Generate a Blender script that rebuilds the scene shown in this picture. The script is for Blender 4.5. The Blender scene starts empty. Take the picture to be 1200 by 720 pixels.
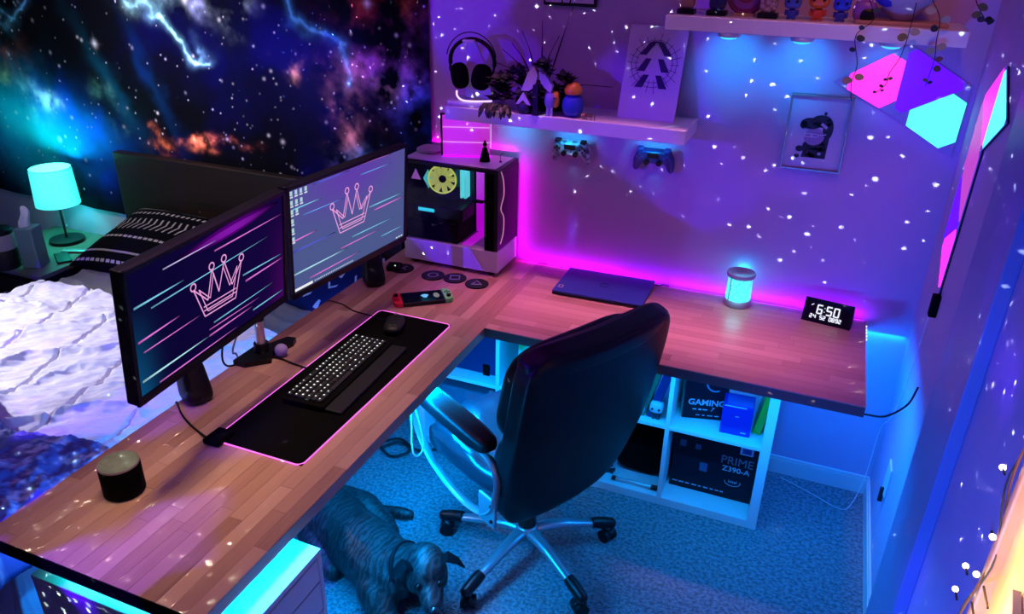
import bpy, bmesh, math, random
import numpy as np
from mathutils import Vector, Matrix, Euler, noise as mnoise
random.seed(7); rng = np.random.RandomState(7)
SC = bpy.context.scene; COL = SC.collection; D = bpy.data
PI = math.pi
R = math.radians

# ------------------------------------------------------------------ camera
cam = D.objects.new('camera', D.cameras.new('camera')); COL.objects.link(cam); SC.camera = cam
cr = Vector((0.92488474, 0.37983436, 0.01772234)); cu = Vector((-0.18125849, 0.39942867, 0.89866684))
cf = Vector((-0.33426573, 0.83437557, -0.43827368))
m = Matrix.Identity(4)
for i in range(3):
    m[i][0] = cr[i]; m[i][1] = cu[i]; m[i][2] = -cf[i]
m.translation = (-0.0242691, -2.95448021, 2.09156329)
cam.matrix_world = m
cam.data.sensor_width = 36.0; cam.data.lens = 36.0*908.2/1200.0; cam.data.clip_start = 0.02; cam.data.clip_end = 60

# ------------------------------------------------------------------ world, exposure
SC.view_settings.view_transform = 'Standard'; SC.view_settings.look = 'None'
SC.view_settings.gamma = 1.0; SC.view_settings.use_curve_mapping = False
SC.view_settings.exposure = 0.0
SC.cycles.use_denoising = True
SC.cycles.sample_clamp_indirect = 4.0
SC.cycles.max_bounces = 5; SC.cycles.diffuse_bounces = 3; SC.cycles.glossy_bounces = 3
w = D.worlds.new('world'); SC.world = w; w.use_nodes = True
w.node_tree.nodes['Background'].inputs[0].default_value = (0.10, 0.04, 0.22, 1)
w.node_tree.nodes['Background'].inputs[1].default_value = 0.3

# ------------------------------------------------------------------ large lights
def light(name, kind, loc, energy, col, rot=(0, 0, 0), size=None, sy=None, spread=None, radius=None, aim=None):
    l = D.lights.new(name, kind); l.energy = energy; l.color = col
    if kind == 'AREA':
        l.shape = 'RECTANGLE' if sy else 'DISK'; l.size = size
        if sy: l.size_y = sy
        if spread: l.spread = spread
    elif radius is not None: l.shadow_soft_size = radius
    o = D.objects.new(name, l); COL.objects.link(o); o.location = loc
    if aim is not None: o.rotation_euler = (Vector(aim)-Vector(loc)).to_track_quat('-Z', 'Y').to_euler()
    else: o.rotation_euler = rot
    return o
# bedroom ceiling lamp pool on the bed (pale lavender), out of the frame above the bed
o = light('bed_spot_light', 'SPOT', (-4.2, -2.1, 2.38), 460, (0.80, 0.78, 1.0), radius=0.06, aim=(-2.90, -1.38, 0.60)); o.data.spot_size = R(41); o.data.spot_blend = 0.9
# added warm fill over the left arm of the desk, no lamp there
light('desk_fill_light', 'AREA', (-1.34, -1.45, 2.40), 2.2, (1.0, 0.66, 0.34), rot=(0, 0, 0), size=0.20, sy=1.4, spread=R(36))
# added pale fill that brings out the tapestry colours, no fixture
light('tapestry_fill_light', 'AREA', (-3.0, -1.0, 2.44), 7, (1.0, 0.88, 0.92), aim=(-2.9, 0.0, 1.35), size=0.8, sy=0.3, spread=R(75))
# soft violet fill added below the ceiling to tint the room
light('violet_fill_light', 'AREA', (-1.5, -1.1, 2.42), 5.8, (0.48, 0.0, 0.64), size=1.4)
# rosy fill added to brighten the right arm and inner corner of the desk
light('corner_fill_light', 'AREA', (-0.60, -0.40, 2.42), 2.6, (1.0, 0.30, 0.62), rot=(0, 0, 0), size=1.4, sy=0.10, spread=R(30))
# warm spot added to redden the upper shelf and the corner
o = light('warm_shelf_fill', 'SPOT', (0.15, -0.70, 2.46), 7, (1.0, 0.30, 0.08), radius=0.05, aim=(-0.02, -0.12, 1.93)); o.data.spot_size = R(75); o.data.spot_blend = 0.9
# added violet-blue fill that makes the right wall bluer
o = light('right_wall_fill_light', 'SPOT', (-1.0, -2.7, 2.25), 40, (0.05, 0.0, 1.0), radius=0.05, aim=(0.40, -0.85, 1.35)); o.data.spot_size = R(60); o.data.spot_blend = 1.0
# blue floor lamp standing low by the right wall, out of the frame
o = light('floor_lamp_light', 'SPOT', (-0.15, -2.75, 0.50), 150, (0.0, 0.12, 1.0), radius=0.05, aim=(0.40, -1.35, 0.85)); o.data.spot_size = R(66); o.data.spot_blend = 1.0
# star projector standing high at the back left of the room: sharp star dots and drifting blue nebula patches
o = light('star_projector_light', 'SPOT', (-2.2, -3.0, 1.75), 1.0, (1, 1, 1), radius=0.004, aim=(-0.75, -0.6, 1.15)); o.data.spot_size = R(125); o.data.spot_blend = 0.1
def gobo(ld, k_star, k_neb):
    ld.use_nodes = True; nt = ld.node_tree; N = nt.nodes; Lk = nt.links.new
    em = N['Emission']
    tc = N.new('ShaderNodeTexCoord'); sx = N.new('ShaderNodeSeparateXYZ'); Lk(tc.outputs['Normal'], sx.inputs[0])
    def math_(op, a, b=None):
        n = N.new('ShaderNodeMath'); n.operation = op
        for k, v in enumerate((a, b)):
            if v is None: continue
            if isinstance(v, (int, float)): n.inputs[k].default_value = v
            else: Lk(v, n.inputs[k])
        return n.outputs[0]
    z = math_('ABSOLUTE', sx.outputs['Z']); z = math_('MAXIMUM', z, 0.05)
    u = math_('DIVIDE', sx.outputs['X'], z); v = math_('DIVIDE', sx.outputs['Y'], z)
    cb = N.new('ShaderNodeCombineXYZ'); Lk(u, cb.inputs[0]); Lk(v, cb.inputs[1])
    def stars(scale, thr, off):
        ad = N.new('ShaderNodeVectorMath'); ad.operation = 'ADD'; Lk(cb.outputs[0], ad.inputs[0]); ad.inputs[1].default_value = (off, off*1.7, 0)
        vo = N.new('ShaderNodeTexVoronoi'); vo.voronoi_dimensions = '2D'; vo.inputs['Scale'].default_value = scale; Lk(ad.outputs[0], vo.inputs['Vector'])
        sc = N.new('ShaderNodeSeparateColor'); Lk(vo.outputs['Color'], sc.inputs[0])
        t = math_('MULTIPLY', math_('ADD', sc.outputs[0], 0.35), thr)
        return math_('LESS_THAN', vo.outputs['Distance'], t)
    s = math_('MAXIMUM', stars(24, 0.032, 0.0), stars(33, 0.030, 3.1))
    no = N.new('ShaderNodeTexNoise'); no.noise_dimensions = '2D'; no.inputs['Scale'].default_value = 5.2; no.inputs['Detail'].default_value = 1.5; Lk(cb.outputs[0], no.inputs['Vector'])
    rp = N.new('ShaderNodeMapRange'); rp.inputs['From Min'].default_value = 0.52; rp.inputs['From Max'].default_value = 0.60; Lk(no.outputs['Fac'], rp.inputs['Value'])
    neb = math_('MULTIPLY', math_('ADD', rp.outputs[0], 0.0), k_neb)
    c1 = N.new('ShaderNodeVectorMath'); c1.operation = 'SCALE'; c1.inputs[0].default_value = (0.75, 1.0, 0.95); Lk(math_('MULTIPLY', s, k_star), c1.inputs['Scale'])
    c2 = N.new('ShaderNodeVectorMath'); c2.operation = 'SCALE'; c2.inputs[0].default_value = (0.09, 0.0, 1.0); Lk(neb, c2.inputs['Scale'])
    a = N.new('ShaderNodeVectorMath'); a.operation = 'ADD'; Lk(c1.outputs[0], a.inputs[0]); Lk(c2.outputs[0], a.inputs[1])
    Lk(a.outputs[0], em.inputs['Color']); em.inputs['Strength'].default_value = 1.0
gobo(o.data, 2600, 230)
# LED strips (the strips themselves are built with the desk)
MAG = (1.0, 0.0, 0.55); PUR = (0.42, 0.0, 1.0); AZ = (0.0, 0.25, 1.0)
def strip(name, p0, p1, energy, col, face, width=0.012):
    p0 = Vector(p0); p1 = Vector(p1); c = (p0+p1)/2; x = (p1-p0).normalized(); z = -Vector(face).normalized(); y = z.cross(x)
    l = D.lights.new(name, 'AREA'); l.shape = 'RECTANGLE'; l.size = (p1-p0).length; l.size_y = width; l.energy = energy; l.color = col
    o = D.objects.new(name, l); COL.objects.link(o)
    mm = Matrix((x, y, z)).transposed().to_4x4(); mm.translation = c; o.matrix_world = mm
    return o
strip('desk_strip_light', (-1.16, -0.034, 0.790), (-0.72, -0.034, 0.790), 0.5, (0.60, 0.0, 0.95), (0, 1, 0.55))
strip('desk_strip_light', (-0.72, -0.034, 0.790), (-0.30, -0.034, 0.790), 0.5, (0.34, 0.0, 1.0), (0, 1, 0.55))
strip('desk_strip_light', (-0.30, -0.034, 0.790), (0.235, -0.034, 0.790), 0.9, (0.26, 0.0, 1.0), (0, 1, 0.55))
strip('tower_strip_light', (-1.176, -0.045, 0.80), (-1.176, -0.045, 1.25), 0.28, (0.9, 0.0, 0.95), (0.55, 1, 0))
strip('tower_strip_light', (-1.60, -0.012, 1.26), (-1.2, -0.012, 1.26), 0.2, (1.0, 0.0, 0.8), (0, 0.3, 1))
strip('underdesk_light', (-0.95, -0.64, 0.742), (0.22, -0.64, 0.742), 11, (0.0, 0.31, 1.0), (0, 0, -1))
strip('underdesk_light', (-1.09, -2.05, 0.742), (-1.09, -0.70, 0.742), 52.0, (0.0, 0.31, 1.0), (0.25, 0, -1))
strip('underdesk_light', (-1.66, -2.05, 0.742), (-1.66, -0.50, 0.742), 6.0, (0.0, 0.25, 1.0), (-0.6, 0, -1))
strip('underdesk_light', (-1.05, -0.012, 0.735), (0.39, -0.012, 0.735), 2.0, (0, 0.20, 1), (0, 0.2, -1))
strip('underdesk_light', (0.235, -0.62, 0.742), (0.235, -0.05, 0.742), 3.4, (0, 0.20, 1), (0.5, 0, -1))
strip('underdesk_light', (-1.50, -2.07, 0.742), (-1.12, -2.07, 0.742), 0.25, (0.0, 0.9, 0.9), (0, -0.2, -1))

# ------------------------------------------------------------------ materials
def mat(name, col=(0.5, 0.5, 0.5), rough=0.6, metal=0.0, emit=None, es=0.0, bump=None, vary=None, spec=0.5, sheen=0.0, coat=0.0, alpha=None, trans=0.0, attr=None, emattr=None):
    M = D.materials.new(name); M.use_nodes = True; nt = M.node_tree; N = nt.nodes; L = nt.links.new
    b = N['Principled BSDF']; b.inputs['Base Color'].default_value = (*col, 1); b.inputs['Roughness'].default_value = rough
    b.inputs['Metallic'].default_value = metal; b.inputs['Specular IOR Level'].default_value = spec
    b.inputs['Sheen Weight'].default_value = sheen; b.inputs['Coat Weight'].default_value = coat; b.inputs['Transmission Weight'].default_value = trans
    if emit: b.inputs['Emission Color'].default_value = (*emit, 1); b.inputs['Emission Strength'].default_value = es
    if alpha is not None: b.inputs['Alpha'].default_value = alpha
    tc = N.new('ShaderNodeTexCoord')
    if vary:      # (scale, second colour, stretch, detail)
        sc, c2, st, det = vary
        mp = N.new('ShaderNodeMapping'); mp.inputs['Scale'].default_value = st; L(tc.outputs['Object'], mp.inputs[0])
        n = N.new('ShaderNodeTexNoise'); n.inputs['Scale'].default_value = sc; n.inputs['Detail'].default_value = det; L(mp.outputs[0], n.inputs['Vector'])
        r = N.new('ShaderNodeValToRGB'); r.color_ramp.elements[0].position = 0.38; r.color_ramp.elements[1].position = 0.62
        r.color_ramp.elements[0].color = (*col, 1); r.color_ramp.elements[1].color = (*c2, 1); L(n.outputs['Fac'], r.inputs[0]); L(r.outputs[0], b.inputs['Base Color'])
    if bump:      # (scale, strength, distance)
        n = N.new('ShaderNodeTexNoise'); n.inputs['Scale'].default_value = bump[0]; n.inputs['Detail'].default_value = 3; L(tc.outputs['Object'], n.inputs['Vector'])
        bp = N.new('ShaderNodeBump'); bp.inputs['Strength'].default_value = bump[1]; bp.inputs['Distance'].default_value = bump[2]; L(n.outputs['Fac'], bp.inputs['Height']); L(bp.outputs[0], b.inputs['Normal'])
    if attr:
        a = N.new('ShaderNodeAttribute'); a.attribute_name = 'print'; L(a.outputs['Color'], b.inputs['Base Color'])
    if emattr:
        a = N.new('ShaderNodeAttribute'); a.attribute_name = 'print'; L(a.outputs['Color'], b.inputs['Emission Color']); b.inputs['Emission Strength'].default_value = emattr
    return M
M = {}
M['wall'] = mat('wall_paint', (0.50, 0.37, 0.58), 0.75, bump=(160, 0.15, 0.002))
M['ceil'] = mat('ceiling_paint', (0.6, 0.6, 0.6), 0.9)
M['trim'] = mat('white_trim_paint', (0.66, 0.66, 0.68), 0.35)
M['casing'] = mat('slate_trim_paint', (0.24, 0.22, 0.42), 0.4)
M['carpet'] = mat('carpet', (0.075, 0.09, 0.12), 0.95, vary=(75, (0.25, 0.29, 0.36), (1, 1, 1), 10), bump=(170, 1.0, 0.02), sheen=0.3)
M['white'] = mat('white_laminate', (0.72, 0.73, 0.75), 0.35)
M['whiteplastic'] = mat('white_plastic', (0.7, 0.7, 0.74), 0.35)
M['black'] = mat('black_plastic', (0.004, 0.004, 0.005), 0.4, spec=0.3)
M['matte'] = mat('matte_black', (0.0025, 0.0025, 0.003), 0.8, spec=0.05)
M['dark'] = mat('dark_charcoal', (0.010, 0.010, 0.013), 0.5, spec=0.3)
M['leather'] = mat('black_leather', (0.0035, 0.0035, 0.005), 0.42, bump=(90, 0.25, 0.002), spec=0.2)
M['seat_leather'] = mat('lit_seat_leather', (0.018, 0.020, 0.030), 0.30, bump=(60, 0.25, 0.003), spec=0.8)  # black leather lightened to stand for blue strip light on the seat
M['chrome'] = mat('brushed_silver', (0.75, 0.77, 0.80), 0.28, metal=0.85)
M['silver'] = mat('silver_plastic', (0.34, 0.36, 0.40), 0.28, metal=0.6)
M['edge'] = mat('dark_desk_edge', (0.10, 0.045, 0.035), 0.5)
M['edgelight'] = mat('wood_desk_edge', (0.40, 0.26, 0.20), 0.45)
M['headboard'] = mat('dark_wood_headboard', (0.008, 0.004, 0.003), 0.5, vary=(3, (0.014, 0.006, 0.004), (1, 8, 12), 4))
M['sheet'] = mat('grey_sheet', (0.13, 0.13, 0.13), 0.9)
M['duvet'] = mat('white_quilt', (0.78, 0.78, 0.82), 0.85, sheen=0.2)
M['lampshade'] = mat('lit_lampshade', (0.5, 0.6, 0.6), 0.8, emit=(0.03, 0.86, 0.80), es=1.15)
M['wood_ns'] = mat('nightstand_wood', (0.10, 0.13, 0.10), 0.5)
M['glass'] = mat('dark_glass', (0.02, 0.02, 0.03), 0.05, alpha=0.18)
M['frost'] = mat('frosted_panel', (0.6, 0.5, 0.6), 0.4, emit=(0.85, 0.0, 0.75), es=0.5)
def emis(name, col, s, base=(0.2, 0.2, 0.2)): return mat(name, base, 0.5, emit=col, es=s)
M['e_magenta'] = emis('magenta_led', (1, 0.02, 0.8), 1.6); M['e_purple'] = emis('purple_led', (0.5, 0.0, 1), 1.6)
M['e_cyan'] = emis('cyan_led', (0.02, 0.75, 1.0), 1.1); M['e_azure'] = emis('azure_led', (0.0, 0.4, 1.0), 2.0)
M['e_pink'] = emis('pink_led', (1.0, 0.14, 0.85), 1.15); M['e_white'] = emis('white_glow', (0.9, 0.92, 1), 1.0)
M['e_warm'] = emis('warm_bulb', (1.0, 0.72, 0.42), 14)
M['p_pink'] = emis('pink_light_panel', (1.0, 0.022, 0.55), 2.0, (0.04, 0.02, 0.04)); M['p_purple'] = emis('purple_light_panel', (0.055, 0.0, 1.0), 2.6, (0.03, 0.01, 0.05))
M['p_cyan'] = emis('cyan_light_panel', (0.10, 1.0, 0.92), 1.3, (0.03, 0.05, 0.05)); M['p_dim'] = emis('dim_panel_corner', (0.08, 0.03, 0.8), 0.35, (0.2, 0.2, 0.25))
M['p_rose'] = emis('rose_light_panel', (0.75, 0.08, 0.75), 0.7, (0.05, 0.03, 0.05))

def wood_mat():
    Mt = D.materials.new('butcher_block'); Mt.use_nodes = True; nt = Mt.node_tree; N = nt.nodes; L = nt.links.new; b = N['Principled BSDF']
    oi = N.new('ShaderNodeObjectInfo'); tc = N.new('ShaderNodeTexCoord')
    ml = N.new('ShaderNodeMath'); ml.operation = 'MULTIPLY'; ml.inputs[1].default_value = 37; L(oi.outputs['Random'], ml.inputs[0])
    cb = N.new('ShaderNodeCombineXYZ'); L(ml.outputs[0], cb.inputs[2]); 
    mp = N.new('ShaderNodeMapping'); mp.inputs['Scale'].default_value = (2.5, 60, 1); L(tc.outputs['Object'], mp.inputs[0])
    ad = N.new('ShaderNodeVectorMath'); ad.operation = 'ADD'; L(mp.outputs[0], ad.inputs[0]); L(cb.outputs[0], ad.inputs[1])
    n = N.new('ShaderNodeTexNoise'); n.inputs['Scale'].default_value = 2.2; n.inputs['Detail'].default_value = 4; n.inputs['Distortion'].default_value = 0.4; L(ad.outputs[0], n.inputs['Vector'])
    r = N.new('ShaderNodeValToRGB'); e = r.color_ramp.elements; e[0].position = 0.0; e[0].color = (0.20, 0.085, 0.060, 1); e[1].position = 1.0; e[1].color = (0.60, 0.37, 0.28, 1)
    e2 = e.new(0.28); e2.color = (0.43, 0.235, 0.175, 1)
    mx = N.new('ShaderNodeMath'); mx.operation = 'MULTIPLY_ADD'; mx.inputs[1].default_value = 0.75; L(oi.outputs['Random'], mx.inputs[0])
    m2 = N.new('ShaderNodeMath'); m2.operation = 'MULTIPLY'; m2.inputs[1].default_value = 0.32; L(n.outputs['Fac'], m2.inputs[0]); L(m2.outputs[0], mx.inputs[2])
    L(mx.outputs[0], r.inputs[0]); L(r.outputs[0], b.inputs['Base Color']); b.inputs['Roughness'].default_value = 0.36; b.inputs['Coat Weight'].default_value = 0.1
    return Mt
M['wood'] = wood_mat()

# ------------------------------------------------------------------ mesh helpers
class MB:
    """collects shapes in one bmesh; build() links them as ONE object"""
    def __init__(s): s.bm = bmesh.new(); s.smooth = False
    def _add(s, t, Mx=None):
        if Mx is not None: t.transform(Mx)
        me = D.meshes.new('tmp'); t.to_mesh(me); t.free(); s.bm.from_mesh(me); D.meshes.remove(me); return s
    def box(s, c, size, bevel=0.0, rot=None, seg=2):
        t = bmesh.new(); bmesh.ops.create_cube(t, size=1.0); bmesh.ops.scale(t, vec=size, verts=t.verts)
        if bevel > 0: bmesh.ops.bevel(t, geom=t.edges[:], offset=min(bevel, 0.49*min(size)), segments=seg, affect='EDGES', profile=0.5)
        Mx = Matrix.Translation(c)
        if rot is not None: Mx = Mx @ Euler(rot).to_matrix().to_4x4()
        return s._add(t, Mx)
    def cyl(s, p0, p1, r0, r1=None, n=24, cap=True):
        r1 = r0 if r1 is None else r1; p0 = Vector(p0); p1 = Vector(p1); d = p1-p0
        t = bmesh.new(); bmesh.ops.create_cone(t, cap_ends=cap, segments=n, radius1=max(r0, 1e-5), radius2=max(r1, 1e-5), depth=d.length)
        return s._add(t, Matrix.Translation((p0+p1)/2) @ d.to_track_quat('Z', 'Y').to_matrix().to_4x4())
    def sph(s, c, r, scale=(1, 1, 1), n=16, rot=None):
        t = bmesh.new(); bmesh.ops.create_uvsphere(t, u_segments=n, v_segments=max(6, n//2), radius=r); bmesh.ops.scale(t, vec=scale, verts=t.verts)
        Mx = Matrix.Translation(c)
        if rot is not None: Mx = Mx @ Euler(rot).to_matrix().to_4x4()
        return s._add(t, Mx)
    def cushion(s, c, size, p=4.0, n=10, rot=None, fn=None):
        t = bmesh.new(); bmesh.ops.create_cube(t, size=2.0); bmesh.ops.subdivide_edges(t, edges=t.edges[:], cuts=n, use_grid_fill=True)
        for v in t.verts:
            q = v.co; k = (abs(q.x)**p+abs(q.y)**p+abs(q.z)**p)**(1/p); v.co = Vector((q.x/k*size[0]/2, q.y/k*size[1]/2, q.z/k*size[2]/2))
            if fn: v.co = fn(v.co)
        Mx = Matrix.Translation(c)
        if rot is not None: Mx = Mx @ Euler(rot).to_matrix().to_4x4()
        return s._add(t, Mx)
    def prism(s, poly, t0, t1, Mx=None):
        """polygon in local XY, extruded along local Z from t0 to t1"""
        t = bmesh.new(); a = [t.verts.new((x, y, t0)) for x, y in poly]; b = [t.verts.new((x, y, t1)) for x, y in poly]; n = len(poly)
        t.faces.new(a[::-1]); t.faces.new(b)
        for i in range(n): t.faces.new((a[i], a[(i+1) % n], b[(i+1) % n], b[i]))
        bmesh.ops.recalc_face_normals(t, faces=t.faces[:])
        return s._add(t, Mx)
    def lathe(s, prof, c=(0, 0, 0), n=32):
        t = bmesh.new(); rings = []
        for r, z in prof: rings.append([t.verts.new((r*math.cos(2*PI*k/n), r*math.sin(2*PI*k/n), z)) for k in range(n)])
        for a, b in zip(rings, rings[1:]):
            for k in range(n): t.faces.new((a[k], a[(k+1) % n], b[(k+1) % n], b[k]))
        bmesh.ops.remove_doubles(t, verts=t.verts[:], dist=1e-6)
        return s._add(t, Matrix.Translation(c))
    def tube(s, pts, r, n=8, closed=False, flat=None):
        """tube along a path; flat=(a,b) gives an elliptical section"""
        pts = [Vector(p) for p in pts]; t = bmesh.new(); rings = []; N = len(pts)
        up = Vector((0, 0, 1)); prev = None
        for i in range(N):
            if closed: tg = (pts[(i+1) % N]-pts[i-1]).normalized()
            else: tg = (pts[min(i+1, N-1)]-pts[max(i-1, 0)]).normalized()
            if prev is None:
                u = tg.cross(up); 
                if u.length < 1e-3: u = tg.cross(Vector((1, 0, 0)))
                u.normalize()
            else: u = (prev-tg*prev.dot(tg)).normalized()
            prev = u; v = tg.cross(u); rr = r[i] if isinstance(r, (list, tuple)) else r; a, b = (1, 1) if flat is None else flat
            rings.append([t.verts.new(pts[i]+u*rr*a*math.cos(2*PI*k/n)+v*rr*b*math.sin(2*PI*k/n)) for k in range(n)])
        rng_ = range(N) if closed else range(N-1)
        for i in rng_:
            a, b = rings[i], rings[(i+1) % N]
            for k in range(n): t.faces.new((a[k], a[(k+1) % n], b[(k+1) % n], b[k]))
        if not closed: t.faces.new(rings[0][::-1]); t.faces.new(rings[-1])
        return s._add(t)
    def sm(s): s.smooth = True; return s
    def build(s, name, m, parent=None, **kw):
        bmesh.ops.recalc_face_normals(s.bm, faces=s.bm.faces[:])
        me = D.meshes.new(name); s.bm.to_mesh(me); s.bm.free()
        if s.smooth:
            me.polygons.foreach_set('use_smooth', [True]*len(me.polygons))
            try: me.set_sharp_from_angle(angle=R(50))
            except Exception: pass
        me.materials.append(m); o = D.objects.new(name, me); COL.objects.link(o)
        if parent: o.parent = parent
        for k, v in kw.items(): o[k] = v
        return o
def bez(pts, n=16):
    """Catmull-Rom through the points"""
    P = [Vector(p) for p in pts]; P = [P[0]*2-P[1]]+P+[P[-1]*2-P[-2]]; out = []
    for i in range(1, len(P)-2):
        for k in range(n):
            t = k/n; a, b, c, d = P[i-1:i+3]
            out.append(0.5*((2*b)+(c-a)*t+(2*a-5*b+4*c-d)*t*t+(3*b-3*c+d-a)*t**3))
    out.append(P[-2]); return out
def tag(o, label, cat, group=None):
    o['label'] = label; o['category'] = cat
    if group: o['group'] = group
    return o
def thing(name, label, cat, loc=(0, 0, 0), rz=0.0, group=None, rot=None, mw=None):
    o = D.objects.new(name, None); COL.objects.link(o); o.location = loc; o.rotation_euler = rot if rot else (0, 0, rz)
    o.empty_display_size = 0.05
    if mw is not None: o.matrix_world = mw
    return tag(o, label, cat, group)
def struct(o): o['kind'] = 'structure'; return o
def grid_mesh(name, nx, ny, fn, m, parent=None, color=None, smooth=True):
    """fn(u,v) arrays -> xyz arrays; color(u,v) -> rgb arrays kept as the attribute 'print'"""
    u, v = np.meshgrid(np.linspace(0, 1, nx), np.linspace(0, 1, ny)); x, y, z = fn(u, v)
    co = np.stack([x+0*u, y+0*u, z+0*u], -1).reshape(-1, 3)
    i = np.arange(nx*ny).reshape(ny, nx); f = np.stack([i[:-1, :-1], i[:-1, 1:], i[1:, 1:], i[1:, :-1]], -1).reshape(-1, 4)
    me = D.meshes.new(name); me.vertices.add(len(co)); me.vertices.foreach_set('co', co.ravel().astype(np.float32))
    me.loops.add(f.size); me.loops.foreach_set('vertex_index', f.ravel().astype(np.int32)); me.polygons.add(len(f))
    me.polygons.foreach_set('loop_start', np.arange(0, f.size, 4, dtype=np.int32)); me.polygons.foreach_set('loop_total', np.full(len(f), 4, dtype=np.int32))
    me.update(calc_edges=True)
    if smooth: me.polygons.foreach_set('use_smooth', [True]*len(f))
    if color is not None:
        c = np.stack(list(color(u, v))+[np.ones_like(u)], -1).reshape(-1, 4).clip(0, 4)
        a = me.color_attributes.new('print', 'FLOAT_COLOR', 'POINT'); a.data.foreach_set('color', c.ravel().astype(np.float32))
    me.materials.append(m); o = D.objects.new(name, me); COL.objects.link(o)
    if parent: o.parent = parent
    return o
def text(name, s, size, m, parent, loc, rot=(0, 0, 0), sx=1.0, shear=0.0, align='CENTER', ext=0.0004, off=0.0):
    c = D.curves.new('t', 'FONT'); c.body = s; c.size = size; c.align_x = align; c.align_y = 'CENTER'; c.extrude = ext; c.shear = shear; c.offset = off; c.resolution_u = 3
    t = D.objects.new('t', c); COL.objects.link(t); dg = bpy.context.evaluated_depsgraph_get(); dg.update()
    me = D.meshes.new_from_object(t.evaluated_get(dg)); D.objects.remove(t); D.curves.remove(c)
    me.name = name; me.materials.clear(); me.materials.append(m); o = D.objects.new(name, me); COL.objects.link(o)
    o.parent = parent; o.location = loc; o.rotation_euler = rot; o.scale = (sx, 1, 1); return o
def copy_tree(o, parent=None):
    c = o.copy(); COL.objects.link(c)
    if parent: c.parent = parent
    for ch in [q for q in D.objects if q.parent == o]: copy_tree(ch, c)
    return c
# value noise (numpy)
_tab = rng.rand(256, 256)
def vnoise(x, y):
    xi = np.floor(x).astype(int); yi = np.floor(y).astype(int); fx = x-xi; fy = y-yi; fx = fx*fx*(3-2*fx); fy = fy*fy*(3-2*fy)
    g = lambda a, b: _tab[a % 256, b % 256]
    return (g(xi, yi)*(1-fx)+g(xi+1, yi)*fx)*(1-fy)+(g(xi, yi+1)*(1-fx)+g(xi+1, yi+1)*fx)*fy
def fbm(x, y, o=5):
    s = 0; a = 0.5; n = 0
    for k in range(o): s = s+a*vnoise(x+17.3*k, y+9.1*k); n += a; a *= 0.5; x = x*2.03; y = y*2.03
    return s/n
def seg_dist(x, y, pts):
    d = np.full_like(x, 9.0)
    for (ax, ay), (bx, by) in zip(pts, pts[1:]):
        vx, vy = bx-ax, by-ay; t = (((x-ax)*vx+(y-ay)*vy)/(vx*vx+vy*vy+1e-9)).clip(0, 1); d = np.minimum(d, np.hypot(x-ax-t*vx, y-ay-t*vy))
    return d

# ================================================================== THE ROOM
XR = 0.403; XL = -5.0; YF = -4.6; ZC = 2.5
struct(MB().box(((XL+XR)/2, YF/2, -0.03), (XR-XL+0.2, -YF+0.2, 0.06)).build('floor', M['carpet']))
struct(MB().box(((XL+XR)/2, 0.05, ZC/2), (XR-XL+0.2, 0.1, ZC)).build('wall_back', M['wall']))
struct(MB().box((XR+0.05, YF/2, ZC/2), (0.1, -YF, ZC)).build('wall_right', M['wall']))
struct(MB().box((XL-0.05, YF/2, ZC/2), (0.1, -YF, ZC)).build('wall_left', M['wall']))
struct(MB().box(((XL+XR)/2, YF-0.05, ZC/2), (XR-XL+0.2, 0.1, ZC)).build('wall_front', M['wall']))
struct(MB().box(((XL+XR)/2, YF/2, ZC+0.03), (XR-XL+0.2, -YF+0.2, 0.06)).build('ceiling', M['ceil']))
def baseboard(name, a, b, nrm):
    a = Vector(a); b = Vector(b); c = (a+b)/2; L = (b-a).length; mb = MB(); n = Vector(nrm)
    sz = lambda t, h: (L, t, h) if abs(n.y) else (t, L, h)
    mb.box(c+n*0.006+Vector((0, 0, 0.034)), sz(0.012, 0.068)).box(c+n*0.0045+Vector((0, 0, 0.076)), sz(0.009, 0.016), 0.003)
    return struct(mb.build(name, M['trim']))
baseboard('baseboard_back', (XL, 0, 0), (XR, 0, 0), (0, -1, 0))
baseboard('baseboard_right', (XR, -0.79, 0), (XR, -0.012, 0), (-1, 0, 0))
# door frame on the right wall: flat casing board, stepped jamb board, narrow outer board
cas = struct(MB().box((XR-0.011, -0.885, 1.06), (0.022, 0.19, 2.12), 0.003).build('door_1', M['casing']))
MB().box((XR-0.016, -1.078, 1.06), (0.032, 0.19, 2.12), 0.003).build('casing', M['casing'], cas)
MB().box((XR-0.014, -0.975, 1.06), (0.028, 0.012, 2.12), 0.002).build('door_stop', M['casing'], cas)

# wall outlet
t = thing('wall_outlet', 'white wall outlet plate low on the right wall with a black plug below', 'outlet', (XR, -0.40, 0.345))
MB().box((-0.004, 0, 0.02), (0.008, 0.075, 0.12), 0.003).build('cover_plate', M['trim'], t)
MB().box((-0.012, -0.01, -0.045), (0.016, 0.012, 0.06), 0.003).build('plug', M['dark'], t)

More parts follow.
